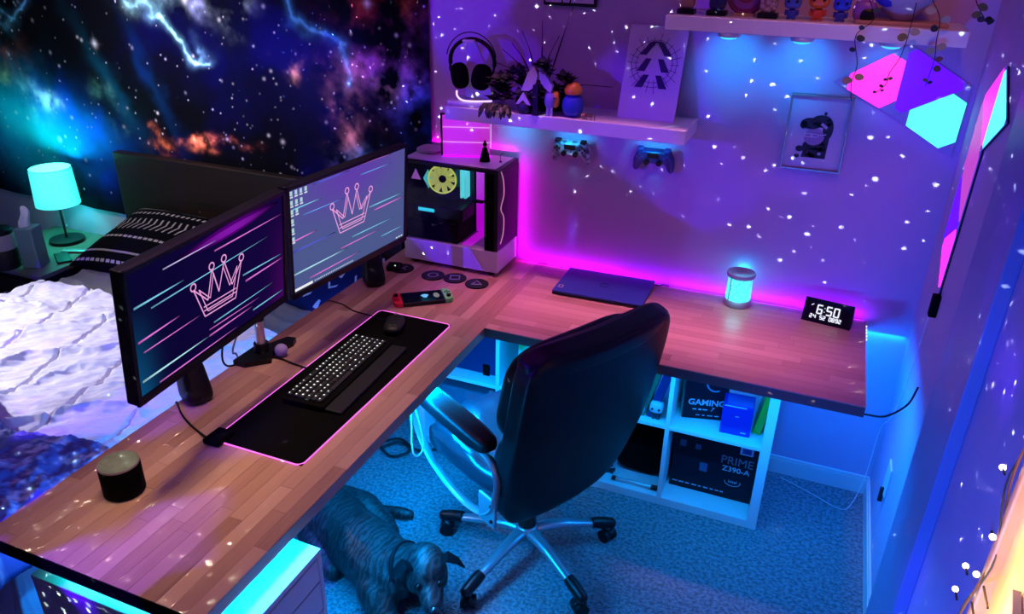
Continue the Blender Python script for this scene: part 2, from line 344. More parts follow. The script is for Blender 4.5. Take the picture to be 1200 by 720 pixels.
# ================================================================== DESK
H = 0.785; T = 0.038
desk = thing('desk', 'L-shaped butcher block desk with dark edges in the corner of the room', 'desk', (0, 0, 0))
AX0, AX1, AY0, AY1 = -1.694, -1.046, -2.1155, -0.003      # left arm
BX0, BX1, BY0, BY1 = -1.046, 0.243, -0.669, -0.020      # right arm
zt = H-0.003
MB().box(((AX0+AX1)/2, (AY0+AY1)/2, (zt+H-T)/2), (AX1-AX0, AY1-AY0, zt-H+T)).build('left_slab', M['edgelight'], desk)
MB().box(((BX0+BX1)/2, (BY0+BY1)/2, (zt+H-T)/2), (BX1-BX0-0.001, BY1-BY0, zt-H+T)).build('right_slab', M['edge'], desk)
MB().box(((AX0+AX1)/2, AY0-0.0015, H-T/2-0.0005), (AX1-AX0, 0.003, T-0.001)).build('end_band', M['matte'], desk)
sw = 0.0405
def staves(x0, x1, y0, y1, along):
    a0, a1, b0, b1 = (y0, y1, x0, x1) if along == 'y' else (x0, x1, y0, y1)
    n = int(round((b1-b0)/sw)); wv = (b1-b0)/n
    for k in range(n):
        p = a0-random.uniform(0, 0.4)
        while p < a1-0.02:
            L = random.uniform(0.32, 0.62); q = min(p+L, a1)
            if a1-q < 0.06: q = a1
            s = max(p, a0); 
            if q-s > 0.01:
                bc = b0+(k+0.5)*wv; g = 0.0007
                me_c = (bc, (s+q)/2, 0) if along == 'y' else ((s+q)/2, bc, 0)
                mb = MB().box((0, 0, 0), (q-s-g, wv-g, 0.0032))
                o = mb.build('stave', M['wood'], desk); o.location = (me_c[0], me_c[1], H-0.0016+random.uniform(-1, 1)*0.00008)
                if along == 'y': o.rotation_euler = (0, 0, PI/2)
            p = q
staves(AX0, AX1, AY0, AY1, 'y'); staves(BX0, BX1, BY0, BY1, 'x')
for x, y in ((AX0+0.06, AY1-0.08),):
    MB().box((x, y, (H-T)/2), (0.05, 0.05, H-T)).build('leg', M['black'], desk)
# LED strips stuck to the desk
MB().box((-0.945, -0.012, H-0.010), (0.43, 0.008, 0.006)).build('led_strip', M['e_magenta'], desk)
MB().box((-0.245, -0.012, H-0.010), (0.97, 0.008, 0.006)).build('led_strip', M['e_purple'], desk)
MB().box((-0.36, -0.645, H-T-0.003), (1.17, 0.01, 0.004)).build('led_strip', M['e_azure'], desk)
MB().box((-1.075, -1.39, H-T-0.003), (0.01, 1.40, 0.004)).build('led_strip', M['e_azure'], desk)
mb = MB()
for k in range(5): mb.box((BX1+0.004, -0.05-k*0.028, H-0.012), (0.006, 0.007, 0.006))
mb.build('led_strip', M['e_white'], desk)

# ================================================================== CUBE SHELF under the right arm
cw, fr, th = 0.34, 0.0365, 0.017
ks = thing('cube_shelf', 'white eight-cube shelf unit glowing blue under the desk', 'shelf unit', (0, -0.42, 0))
kd = 0.385; W4 = 2*fr+4*cw+3*th; KH = 0.742
def kb(name, x0, x1, z0, z1, y0=0.0, y1=kd, m=None): return MB().box(((x0+x1)/2, (y0+y1)/2, (z0+z1)/2), (x1-x0, y1-y0, z1-z0), 0.001, seg=1).build(name, m or M['white'], ks)
kb('side_panel', -fr, 0, 0, KH); kb('side_panel', -W4, -W4+fr, 0, KH)
kb('bottom_panel', -W4+fr, -fr, 0, fr); kb('top_panel', -W4+fr, -fr, KH-0.022, KH)
zs0, zs1 = 0.3635, 0.380
for k in range(1, 4):
    x = -fr-k*cw-(k-1)*th; kb('divider', x-th, x, fr, KH-0.022)
for k in range(4):
    x1 = -fr-k*(cw+th); kb('shelf_board', x1-cw, x1, zs0, zs1, 0.001)

# ================================================================== WALL SHELVES
t = thing('wall_shelf', 'white floating shelf holding the headphones, plant and print', 'shelf', (-0.475, 0, 1.472))
MB().box((-0.4675, -0.12, -0.025), (0.935, 0.24, 0.05), 0.002).build('board', M['white'], t)
t2 = thing('wall_shelf', 'white floating shelf high on the wall holding the row of small figures', 'shelf', (0.309, 0, 1.848))
MB().box((-0.445, -0.13, -0.0225), (0.89, 0.26, 0.045), 0.002).build('board', M['white'], t2)
def puck(x, y, z, label, e, grp):
    t = thing('puck_light', label, 'light', (x, y, z), group=grp)
    MB().lathe([(0, 0), (0.034, 0), (0.036, -0.006), (0.034, -0.013), (0.030, -0.014), (0, -0.014)]).sm().build('housing', M['whiteplastic'], t)
    MB().lathe([(0, -0.0142), (0.029, -0.0142), (0.024, -0.019), (0.012, -0.022), (0, -0.0225)]).sm().build('lens', M['e_cyan'], t)
    up_ = z > 1.6
    g = light('puck_light_glow', 'SPOT', (x, y, z-0.03), e, (0.0, 0.35, 1.0) if up_ else (0.0, 0.55, 1.0), radius=0.02, aim=(x, 0, z-(0.13 if up_ else 0.075)))
    g.data.spot_size = R(72 if up_ else 95); g.data.spot_blend = 1.0
for x, nm in ((-0.375, 'leftmost'), (-0.148, 'middle'), (0.112, 'rightmost')):
    puck(x, -0.225 if x < 0 else -0.2, 1.803, 'round puck light glowing cyan, %s under the upper shelf' % nm, 6.5 if x < 0 else 2.5, 'puck lights under the upper shelf')
for x, nm in ((-1.19, 'above the computer tower'), (-0.955, 'above the white controller'), (-0.625, 'above the dark controller')):
    puck(x, -0.13, 1.422, 'round puck light under the lower shelf %s' % nm, 1.6, 'puck lights under the lower shelf')

# ================================================================== TAPESTRY (flat print on cloth)
def galaxy(u, v):
    x = -5.0+u*3.41; z = 0.655+v*1.75
    wx = x+0.10*(fbm(x*5, z*5)-0.5)*2; wz = z+0.10*(fbm(x*5+40, z*5+7)-0.5)*2
    f1 = fbm(x*3+3, z*3); f2 = fbm(x*9, z*9+11, 6); f3 = fbm(x*22, z*22, 5)
    r = 0.001+0*x; g = 0.001+0*x; b = 0.005+0.05*np.clip(f1-0.50, 0, 1)*3
    def add(cx, cz, sx, sz, col, k=1.0, tex=True, pw=1.0, ang=0):
        nonlocal r, g, b
        dx = wx-cx; dz = wz-cz; ca, sa = math.cos(ang), math.sin(ang); a = dx*ca+dz*sa; c = -dx*sa+dz*ca
        e = np.exp(-((a/sx)**2+(c/sz)**2)); 
        if tex: e = e*np.clip((f2-0.33)*3.6, 0, 2)**pw*np.clip(0.35+(f3-0.3)*2.4, 0.1, 2)
        r = r+k*col[0]*e; g = g+k*col[1]*e; b = b+k*col[2]*e
    add(-4.18, 1.03, 0.26, 0.22, (0.0, 0.75, 0.95), 1.3, False); add(-3.75, 1.10, 0.33, 0.15, (0, 0.16, 0.75), 1.2, False, ang=-0.35)  # smooth cyan patch: printed nebula plus the lamp's glow put into the colour
    add(-4.0, 1.22, 0.14, 0.12, (0.1, 0.45, 0.6), 0.7); add(-4.15, 1.50, 0.14, 0.13, (0.30, 0.06, 0.03), 0.9); add(-4.22, 1.30, 0.06, 0.06, (0.35, 0.42, 0.08), 1.4)
    add(-3.90, 1.24, 0.13, 0.05, (0.45, 0.55, 0.25), 1.2, True, 2.5); add(-3.42, 1.2, 0.14, 0.07, (0.1, 0.35, 0.3), 0.8, True, 2.5, -0.8)
    add(-3.40, 1.36, 0.28, 0.05, (0.0, 0.10, 0.20), 0.6, False, ang=-1.05); add(-3.12, 1.38, 0.28, 0.04, (0.0, 0.04, 0.18), 0.6, False, ang=-1.05)
    add(-3.12, 1.10, 0.08, 0.045, (1.0, 0.22, 0.06), 2.2, True, 3); add(-2.86, 1.15, 0.16, 0.022, (0.9, 0.2, 0.10), 1.4, True, 4); add(-2.28, 1.49, 0.045, 0.045, (0.9, 0.38, 0.22), 2.2, True, 3)
    add(-3.10, 1.78, 0.13, 0.06, (0.30, 0.55, 0.62), 1.2); add(-2.76, 1.80, 0.07, 0.05, (0.4, 0.5, 0.65), 1.0); add(-2.56, 1.76, 0.09, 0.09, (0.32, 0.42, 0.60), 1.0, True, 1.6)
    # right nebula
    add(-1.80, 1.55, 0.17, 0.13, (0.26, 0.08, 0.75), 1.1); add(-1.74, 1.47, 0.10, 0.12, (0.12, 0.10, 0.8), 0.9); add(-1.79, 1.46, 0.055, 0.06, (0.85, 0.55, 0.10), 1.5)
    add(-1.98, 1.50, 0.14, 0.05, (0.40, 0.10, 0.35), 0.9, True, 1.5); add(-1.86, 1.74, 0.14, 0.15, (0.34, 0.03, 0.02), 1.0, True, 1.6); add(-1.72, 1.80, 0.06, 0.08, (0.5, 0.12, 0.02), 1.0, True, 2)
    add(-2.0, 1.36, 0.09, 0.11, (0.55, 0.22, 0.28), 1.1, True, 1.8, 0.3); add(-2.05, 1.22, 0.08, 0.10, (0.45, 0.15, 0.16), 1.1, True, 1.8); add(-1.66, 1.44, 0.10, 0.14, (0.0, 0.08, 0.5), 1.0)
    add(-2.0, 1.15, 0.10, 0.05, (0.08, 0.28, 0.7), 1.0); add(-2.15, 1.45, 0.25, 0.22, (0.01, 0.01, 0.16), 0.7, False); add(-2.6, 1.6, 0.4, 0.2, (0.0, 0.0, 0.05), 0.8, False); add(-1.75, 1.6, 0.08, 0.10, (0.45, 0.16, 0.30), 0.9, True, 2, 0.6)
    def fil(pts, wdt, col, k):
        nonlocal r, g, b
        d = seg_dist(wx, wz, pts); e = np.exp(-(d/wdt)**2)*(0.5+2.0*np.clip(f3-0.4, 0, 1)*2)+0.25*np.exp(-(d/(wdt*3))**2)
        r = r+k*col[0]*e; g = g+k*col[1]*e; b = b+k*col[2]*e
    fil([(-3.23, 1.78), (-3.08, 1.73), (-3.06, 1.65), (-2.95, 1.61), (-2.87, 1.55), (-2.78, 1.55)], 0.010, (0.30, 0.75, 0.95), 1.3)
    fil([(-2.87, 1.55), (-2.80, 1.60), (-2.82, 1.63)], 0.010, (0.22, 0.52, 0.72), 0.7)
    fil([(-2.24, 1.84), (-2.23, 1.70), (-2.13, 1.63), (-2.07, 1.60), (-2.03, 1.51), (-2.02, 1.44)], 0.011, (0.08, 0.36, 0.95), 1.2)
    fil([(-3.85, 1.78), (-3.93, 1.70), (-4.06, 1.69), (-4.12, 1.61), (-4.02, 1.60), (-3.98, 1.68)], 0.012, (0.15, 0.45, 0.62), 0.8)
    sr = np.random.RandomState(3)
    for k in range(420):
        cx = sr.uniform(-4.6, -1.6); cz = sr.uniform(0.7, 1.9); s = 0.0038*(0.8+sr.rand()**4*1.6); br = 0.3+1.1*sr.rand()**2
        if k < 7:
            cx, cz, s, br = [(-3.46, 1.55, 0.017, 0.8), (-2.84, 1.78, 0.016, 0.9), (-1.87, 1.80, 0.016, 0.8), (-2.66, 1.70, 0.008, 0.8), (-3.55, 1.56, 0.008, 0.7), (-2.38, 1.17, 0.010, 0.8), (-3.87, 1.02, 0.013, 0.8)][k]
        iu = slice(max(0, int((cx-0.06+5)/3.41*u.shape[1])), int((cx+0.06+5)/3.41*u.shape[1])+1); iv = slice(max(0, int((cz-0.06-0.655)/1.75*u.shape[0])), int((cz+0.06-0.655)/1.75*u.shape[0])+1)
        dx = x[iv, iu]-cx; dz = z[iv, iu]-cz; e = br*np.exp(-(dx*dx+dz*dz)/(s*s))
        if k < 3: e = e+0.4*np.exp(-(np.abs(dx)/0.003)**1-(np.abs(dz)/0.018)**1)+0.4*np.exp(-(np.abs(dz)/0.003)-(np.abs(dx)/0.018))
        r[iv, iu] += e*0.85; g[iv, iu] += e*0.85; b[iv, iu] += e
    return r, g, b
M['tapestry'] = mat('galaxy_cloth_print', (0, 0, 0), 0.9, attr=True, emattr=None, spec=0.1)
tp = grid_mesh('tapestry', 1000, 520, lambda u, v: (-5.0+u*3.41, -0.014-0.006*np.sin(u*34+2*np.sin(v*3))*(1.1-v)-0.004*np.sin(u*71), 0.655+v*1.75+0.006*np.sin(u*9)), M['tapestry'], None, galaxy)
so = tp.modifiers.new('thick', 'SOLIDIFY'); so.thickness = 0.002
tag(tp, 'large wall tapestry printed with a starry galaxy behind the bed', 'tapestry')

# ================================================================== BED
t = thing('bed', 'wide bed with a dark wooden headboard behind the monitors', 'bed', (-2.53, 0, 0))
def bx(p, name, c, s, m, bv=0.004, rot=None): return MB().box(c, s, bv, rot).build(name, m, p)
bx(t, 'headboard', (-0.05, -0.045, 0.53), (1.70, 0.05, 0.98), M['headboard'], 0.006)
bx(t, 'frame', (0, -1.08, 0.17), (1.50, 1.98, 0.16), M['headboard'], 0.01)
MB().cushion((0.0, -1.09, 0.39), (1.48, 1.98, 0.30), 12).sm().build('mattress', M['sheet'], t)
for sx in (-1, 1):
    for yy in (-0.2, -2.0): bx(t, 'leg', (sx*0.68, yy, 0.05), (0.06, 0.06, 0.10), M['headboard'])
def cloth(name, x0, x1, y0, y1, z0, fnz, m, nx, ny, edge=0.10, drop=0.22, parent=None):
    def f(u, v):
        x = x0+u*(x1-x0); y = y0+v*(y1-y0); d = np.minimum.reduce([(x-x0), (x1-x), (y-y0)]); 
        e = np.clip(1-d/edge, 0, 1); z = z0-drop*e**2.5+fnz(x, y)*(1-0.5*e)
        return x, y, z
    o = grid_mesh(name, nx, ny, f, m, parent)
    s = o.modifiers.new('thick', 'SOLIDIFY'); s.thickness = 0.012; s.offset = -1
    return o
def wrinkle(x, y):
    # long soft folds that run across the bed, plus puffs between seams
    a = 0.65; p = x*math.cos(a)+y*math.sin(a); q = -x*math.sin(a)+y*math.cos(a)
    wq = q*13+3.2*fbm(x*2.2, y*2.2)*2; ridg = 1-np.abs(np.sin(wq+1.6*fbm(p*3, q*7)*3)); big = fbm(p*2.5, q*6, 5)
    s1 = np.abs(((x+0.25*y+0.03*fbm(x*6, y*6))*3.9) % 1-0.5)*2   # seams along the bed
    seam = np.exp(-((1-s1)/0.045)**2)
    return 0.036*ridg**2*(0.10+big)+0.036*(big-0.5)+0.010*fbm(x*14, y*14, 3)-0.020*seam+0.034*fbm(p*5, q*20, 4)+0.016*(1-np.abs(2*fbm(p*7+9, q*30, 3)-1))
qd = cloth('quilt', -3.27, -1.765, -2.06, -0.79, 0.60, wrinkle, M['duvet'], 420, 420, 0.09, 0.26)
tag(qd, 'wrinkled white quilt spread over the bed beside the desk', 'quilt')
gs = cloth('top_sheet', -3.22, -1.80, -0.95, -0.30, 0.575, lambda x, y: 0.03*fbm(x*4, y*6)+0.020*(1-np.abs(np.sin(y*30+x*6+fbm(x*5, y*5)*5)))*fbm(x*3+5, y*3), M['sheet'], 160, 80, 0.04, 0.08)
tag(gs, 'rumpled grey sheet between the quilt and the patterned pillow', 'sheet')
# pillows with a printed pattern
def pillow(name, label, loc, rot, size, func, m):
    def f(u, v):
        return (u-0.5)*size[0]*(1-0.10*np.sin(PI*v)*(np.abs(2*u-1)**3)), (v-0.5)*size[1]*(1-0.10*np.sin(PI*u)*(np.abs(2*v-1)**3)), size[2]*(np.clip((1-(2*u-1)**2)*(1-(2*v-1)**2), 0, 1)**0.38)*(0.92+0.16*fbm(u*4, v*4))
    p = thing(name, label, 'pillow', loc, rot=rot)
    grid_mesh('cover', 300, 180, f, m, p, func)
    def g(u, v): a, b, c = f(u, v); return a, b, -c*0.6
    grid_mesh('underside', 40, 30, g, M['matte'], p)
    return p
M['cloth'] = mat('printed_pillow_cloth', (0, 0, 0), 0.95, attr=True, spec=0.03)
def pat1(u, v):
    # black with cream stripes, dots, chevrons
    k = 0*u; un = u*26
    for vv, kind in ((0.93, 'line'), (0.80, 'dot'), (0.58, 'chev'), (0.36, 'dash'), (0.16, 'line'), (0.05, 'dash')):
        d = v-vv
        if kind == 'line': k = np.maximum(k, (np.abs(d) < 0.010)*0.7)
        if kind == 'dot': k = np.maximum(k, ((np.abs(d) < 0.022) & (np.abs((un % 1)-0.5) < 0.20))*0.9)
        if kind == 'dash': k = np.maximum(k, ((np.abs(d) < 0.014) & (np.abs((un % 1)-0.5) < 0.33))*0.9)
        if kind == 'chev': k = np.maximum(k, ((np.abs(d) < 0.095) & (np.abs(((u*22+np.abs(d)*6) % 1)-0.5) < 0.12))*0.8)
    return 0.004+k*0.45, 0.004+k*0.42, 0.006+k*0.40
pillow('pillow', 'black pillow with cream stripes and chevrons against the headboard', (-2.86, -0.33, 0.66), (R(16), 0, R(-1)), (0.86, 0.50, 0.11), pat1, M['cloth'])
def pat2(u, v):
    k = 0*u; un = u*7; vn = v*5; a = un % 1; b = vn % 1; odd = (np.floor(un)+np.floor(vn)) % 2
    tri = (np.abs(a-0.5) < 0.22*(1-b)) & (b > 0.25) & (b < 0.7); arr = (np.abs(b-0.5-np.abs(a-0.5)) < 0.07) & (np.abs(a-0.5) < 0.3)
    k = np.where(odd > 0, tri, arr)*1.0
    return 0.008+k*0.42, 0.014+k*0.50, 0.07+k*0.55
pillow('pillow', 'navy pillow with white triangles behind the second monitor', (-2.03, -0.30, 0.665), (R(18), R(6), R(-8)), (0.56, 0.46, 0.09), pat2, M['cloth'])
# throw blanket
def fz(x, y): return 0.045*fbm(x*8, y*8, 3)+0.012*(1-np.abs(np.sin(x*17+y*13+fbm(x*4, y*4)*7)))+0.016*fbm(x*60, y*60, 3)
def throwcol(u, v):
    q = fbm(u*16, v*12, 4); k = np.clip((q-0.42)*6, 0, 1); c = np.clip((fbm(u*40, v*30, 3)-0.5)*3+0.5, 0, 1)
    return 0.10+0.42*k*c, 0.13+0.50*k*c, 0.36+0.50*k*c
u0 = grid_mesh('throw_blanket', 200, 160, lambda u, v: (-2.65+u*0.92, -2.10+v*0.50-0.12*u+0.04*np.sin(u*9), 0.665+fz(-2.65+u*0.92, -2.1+v*0.5)-0.16*np.clip((0.25-v)/0.25, 0, 1)**2-0.12*np.clip((u-0.93)/0.07, 0, 1)**2), M['cloth'], None, throwcol)
s_ = u0.modifiers.new('thick', 'SOLIDIFY'); s_.thickness = 0.012; s_.offset = -1
tag(u0, 'bunched fluffy navy and white throw blanket at the foot of the bed', 'blanket')

# ================================================================== NIGHTSTAND and things on it
NS = (-3.78, -0.30)
t = thing('nightstand', 'low dark nightstand beside the bed under the glowing lamp', 'nightstand', (NS[0], NS[1], 0))
bx(t, 'top', (0, 0, 0.488), (0.56, 0.56, 0.024), M['wood_ns']); bx(t, 'body', (0, 0, 0.30), (0.52, 0.52, 0.352), M['dark'])
dr = bx(t, 'drawer', (0, -0.268, 0.36), (0.48, 0.016, 0.18), M['dark']); MB().sph((0, -0.285, 0.36), 0.012).build('knob', M['chrome'], dr)
for sx in (-1, 1):
    for sy in (-1, 1): bx(t, 'leg', (sx*0.24, sy*0.24, 0.062), (0.03, 0.03, 0.124), M['dark'])
# lamp
LX, LY = -3.79, -0.17
t = thing('table_lamp', 'table lamp with a drum shade glowing cyan and a dark pole', 'lamp', (LX, LY, 0.5))
MB().lathe([(0, 0), (0.085, 0), (0.09, 0.006), (0.088, 0.018), (0.03, 0.022), (0, 0.022)]).sm().build('base', M['dark'], t)
MB().cyl((0, 0, 0.02), (0, 0, 0.36), 0.006).sm().build('pole', M['dark'], t)
MB().lathe([(0.110, 0.215), (0.102, 0.415), (0.100, 0.415), (0.108, 0.215), (0.110, 0.215)], n=48).sm().build('lamp_shade', M['lampshade'], t)
MB().tube([(0.1015*math.cos(a), 0.1015*math.sin(a), 0.415) for a in np.linspace(0, 2*PI, 40, endpoint=False)], 0.002, closed=True).build('rim', M['dark'], t)
MB().tube(bez([(0.02, 0, 0.22), (0.021, 0, 0.15), (0.022, 0, 0.10)]), 0.0015).sph((0.022, 0, 0.095), 0.005).build('pull_chain', M['chrome'], t)
light('lamp_bulb', 'POINT', (LX, LY, 0.87), 5.5, (0.04, 1.0, 0.80), radius=0.03)
light('lamp_bulb_low', 'POINT', (LX, LY, 0.70), 0.85, (0.0, 1.0, 0.6), radius=0.03)
# tissue box, jar, remote, pill, phone
t = thing('tissue_box', 'tall teal tissue box with a tissue sticking out beside the lamp', 'tissue box', (-3.64, -0.48, 0.5), 0.35); t.scale = (0.85, 0.85, 1.25)
MB().box((0, 0, 0.085), (0.105, 0.105, 0.17), 0.006).build('box', mat('teal_card', (0.16, 0.30, 0.32), 0.5), t)
MB().cushion((0, 0, 0.205), (0.07, 0.05, 0.10), 2.2, 8, fn=lambda c: Vector((c.x*(1-0.6*(c.z/0.05+1)/2)+0.012*math.sin(c.z*60), c.y*(1-0.3*(c.z/0.05))+0.01*math.sin(c.x*90), c.z))).sm().build('tissue', mat('tissue_paper', (0.8, 0.85, 0.9), 0.9), t)
t = thing('speaker_dock', 'dark bedside speaker with a pale band at the left edge of the nightstand', 'speaker', (-3.76, -0.55, 0.5)); t.scale = (1, 1, 1.2)
MB().lathe([(0, 0), (0.062, 0), (0.066, 0.03), (0.066, 0.08), (0.063, 0.085)]).sm().build('body', M['dark'], t)
MB().lathe([(0.063, 0.085), (0.067, 0.087), (0.067, 0.145), (0.063, 0.15)]).sm().build('pale_band', mat('pale_band', (0.35, 0.32, 0.36), 0.6), t)
MB().lathe([(0.063, 0.15), (0.064, 0.165), (0.055, 0.172), (0, 0.172)]).sm().build('lid', M['black'], t)
rm = MB().box((0, 0, 0.007), (0.13, 0.035, 0.013), 0.005).build('remote_control', M['silver']); rm.location = (-3.62, -0.27, 0.5); rm.rotation_euler = (0, 0, 0.45); tag(rm, 'slim silver remote control lying in front of the bedside lamp', 'remote')
rm = MB().box((0, 0, 0.005), (0.07, 0.15, 0.009), 0.004).build('phone', M['black']); rm.location = (-3.60, -0.36, 0.5); rm.rotation_euler = (0, 0, 1.0); tag(rm, 'black phone on the nightstand near the pillow', 'phone')
rm = MB().box((0, 0, 0.004), (0.03, 0.02, 0.008), 0.003).build('earplug_case', M['whiteplastic']); rm.location = (-3.66, -0.45, 0.5); rm.rotation_euler = (0, 0, 0.4); tag(rm, 'tiny white case at the front of the nightstand', 'case')

# ================================================================== MONITORS
def monitor(label, BL, BR, TL, grad, streaks, crown, extras):
    BL = Vector(BL); BR = Vector(BR); TL = Vector(TL); X = (BR-BL).normalized(); Z = (TL-BL); Z = (Z-X*Z.dot(X)).normalized(); Y = Z.cross(X)
    Wd = (BR-BL).length; Hh = (TL-BL).length; mm = Matrix((X, Y, Z)).transposed().to_4x4(); mm.translation = BL
    t = thing('monitor', label, 'monitor', mw=mm)
    MB().box((Wd/2, 0.018, Hh/2), (Wd, 0.030, Hh), 0.004).build('housing', M['black'], t)
    bz, bb = 0.011, 0.020
    mb = MB(); mb.box((Wd/2, 0, Hh-bz/2), (Wd, 0.008, bz)).box((Wd/2, 0, bb/2), (Wd, 0.008, bb)).box((bz/2, 0, Hh/2), (bz, 0.008, Hh)).box((Wd-bz/2, 0, Hh/2), (bz, 0.008, Hh)); mb.build('bezel', M['black'], t)
    MB().box((Wd/2, 0.042, Hh/2), (0.22, 0.03, 0.18), 0.008).build('back_cover', M['black'], t)
    w0, w1, h0, h1 = bz, Wd-bz, bb, Hh-bz; sw_, sh_ = w1-w0, h1-h0
    scr = grid_mesh('screen', 120, 70, lambda u, v: (w0+u*sw_, 0.0018+0*u, h0+v*sh_), M['screen'], t, grad, False)
    # flat picture on the screen: streaks, crown, icons
    P = []; F = []; C = []
    def quad(pts, cols):
        b = len(P); P.extend([(w0+(a)*sw_, 0.0012-0.000003*len(F), h0+(c)*sh_) for a, c in pts]); F.append(tuple(range(b, b+4))); C.extend(cols)
    K = lambda a: ((a[0]-0.03)/0.95, (a[1]-0.085)/0.87)
    for a, b, c0, wd in streaks:
        (x0, y0), (x1, y1) = K(a), K(b); n = 8
        for i in range(n):
            f0, f1 = i/n, (i+1)/n; xa, xb = x0+(x1-x0)*f0, x0+(x1-x0)*f1; ya, yb = y0+(y1-y0)*f0, y0+(y1-y0)*f1
            wa, wb = (wd*(1-0.6*f0), wd*(1-0.6*f1)) if wd < 0.02 else (wd*math.sin(PI*(0.02+0.96*f0)), wd*math.sin(PI*(0.02+0.96*f1))); fd = (lambda f: (math.sin(PI*f)**1.3 if wd > 0.02 else min(1.0, 3.5*(1-f), 0.45+2.5*f))); ca, cb_ = [tuple(q*fd(f) for q in c0) for f in (f0, f1)]
            quad([(xa, ya-wa), (xb, yb-wb), (xb, yb+wb), (xa, ya+wa)], [ca, cb_, cb_, ca])
    asp = sw_/sh_
    def line(p, q, wd, col):
        (x0, y0), (x1, y1) = K(p), K(q); dx, dy = (x1-x0)*asp, (y1-y0); L = math.hypot(dx, dy)+1e-9; nx, ny = -dy/L*wd/asp, dx/L*wd
        quad([(x0-nx, y0-ny), (x1-nx, y1-ny), (x1+nx, y1+ny), (x0+nx, y0+ny)], [col]*4)
    def poly(pts, wd, col, closed=True):
        for i in range(len(pts)-(0 if closed else 1)): line(pts[i], pts[(i+1) % len(pts)], wd, col)
    pk = (1.0, 0.42, 0.85)
    for sc_, wd in ((1.0, 0.0055), (0.80, 0.0045)):
        cx = sum(q[0] for q in crown)/len(crown); cy = sum(q[1] for q in crown)/len(crown)-0.03
        poly([(cx+(a-cx)*sc_, cy+(b-cy)*sc_) for a, b in crown], wd, pk)
    bl, br = crown[1], crown[2]
    for dz in (0.045, 0.075): line((bl[0]-0.004, bl[1]+dz), (br[0]+0.006, br[1]+dz), 0.005, pk)
    for k in (0, 3, 5, 7):
        a, b = crown[k]; poly([(a+0.016*math.cos(q), b+0.02+0.028*math.sin(q)) for q in np.linspace(0, 2*PI, 9)[:-1]], 0.006, pk)
    for pts, col in extras: quad([K(q) for q in pts], [col]*4)
    me = D.meshes.new('screen_picture'); me.from_pydata(P, [], F); a = me.color_attributes.new('print', 'FLOAT_COLOR', 'POINT')
    a.data.foreach_set('color', np.array([(*c, 1) for c in C], dtype=np.float32).ravel()); me.materials.append(M['screen'])
    o = D.objects.new('screen_picture', me); COL.objects.link(o); o.parent = t; o['kind'] = 'stuff'
    return t, mm
M['screen'] = mat('lit_screen', (0.0, 0.0, 0.0), 0.5, emattr=0.85, spec=0.0)
cy_ = (0.25, 0.75, 1.0); mg = (0.95, 0.22, 0.85); bl_ = (0.10, 0.12, 0.75); vi = (0.45, 0.02, 0.75)
def grad1(u, v):
    r = 0.003+0.006*u; g = 0.002+0*u; b = 0.034+0.02*u
    e = np.exp(-(u/0.09)**2)*np.clip(0.75-v, 0, 1)*1.5; g = g+0.07*e; b = b+0.16*e
    e = np.exp(-((u-1)/0.10)**2)*np.clip(0.9-v, 0, 1); r = r+0.05*e; b = b+0.06*e
    return r, g, b
s1 = [((0.209, 0.865), (0.526, 0.87), (0.7, 0.6, 1), 0.006), ((0.50, 0.80), (0.977, 0.802), mg, 0.007), ((0.05, 0.711), (0.317, 0.716), cy_, 0.009), ((0.132, 0.653), (0.871, 0.682), cy_, 0.006),
      ((0.051, 0.469), (0.277, 0.483), mg, 0.009), ((0.073, 0.383), (0.391, 0.391), mg, 0.006), ((0.673, 0.489), (0.969, 0.47), cy_, 0.007), ((0.69, 0.43), (0.98, 0.432), mg, 0.009),
      ((0.466, 0.267), (0.894, 0.272), cy_, 0.006), ((0.436, 0.233), (0.79, 0.222), mg, 0.005), ((0.05, 0.184), (0.433, 0.186), (0.5, 0.9, 1), 0.010), ((0.433, 0.186), (0.433+0.3, 0.187), mg, 0.008),
      ((0.133, 0.10), (0.625, 0.105), mg, 0.007), ((0.733, 0.150), (0.974, 0.148), cy_, 0.007), ((0.40, 0.95), (0.60, 0.952), (0.4, 0.7, 0.9), 0.004)]
# broad violet glow bars
s1 = [((0.28, 0.875), (0.95, 0.915), (0.10, 0.0, 0.20), 0.055), ((0.30, 0.87), (0.93, 0.91), (0.26, 0.01, 0.46), 0.030)]+s1
cr1 = [(0.36, 0.604), (0.416, 0.358), (0.616, 0.349), (0.668, 0.618), (0.598, 0.473), (0.554, 0.687), (0.511, 0.481), (0.476, 0.681), (0.44, 0.467)]
ex1 = []
for k in range(26):
    a = 0.05+k*0.017+(0.01 if k > 5 else 0); ex1.append(([(a, 0.062), (a+0.009, 0.062), (a+0.009, 0.078), (a, 0.078)], (0.55, 0.65, 0.7)))
mon1, mm1 = monitor('left monitor showing a pink crown on dark navy with neon streaks', (-1.394, -1.869, 1.071), (-1.443, -1.248, 1.071), (-1.358, -1.866, 1.42), grad1, s1, cr1, ex1)
def grad2(u, v):
    e = np.exp(-((u-0.5)/0.45)**2-((v-0.95)/0.35)**2); return 0.085+0.05*e, 0.115-0.06*e, 0.31+0.15*e
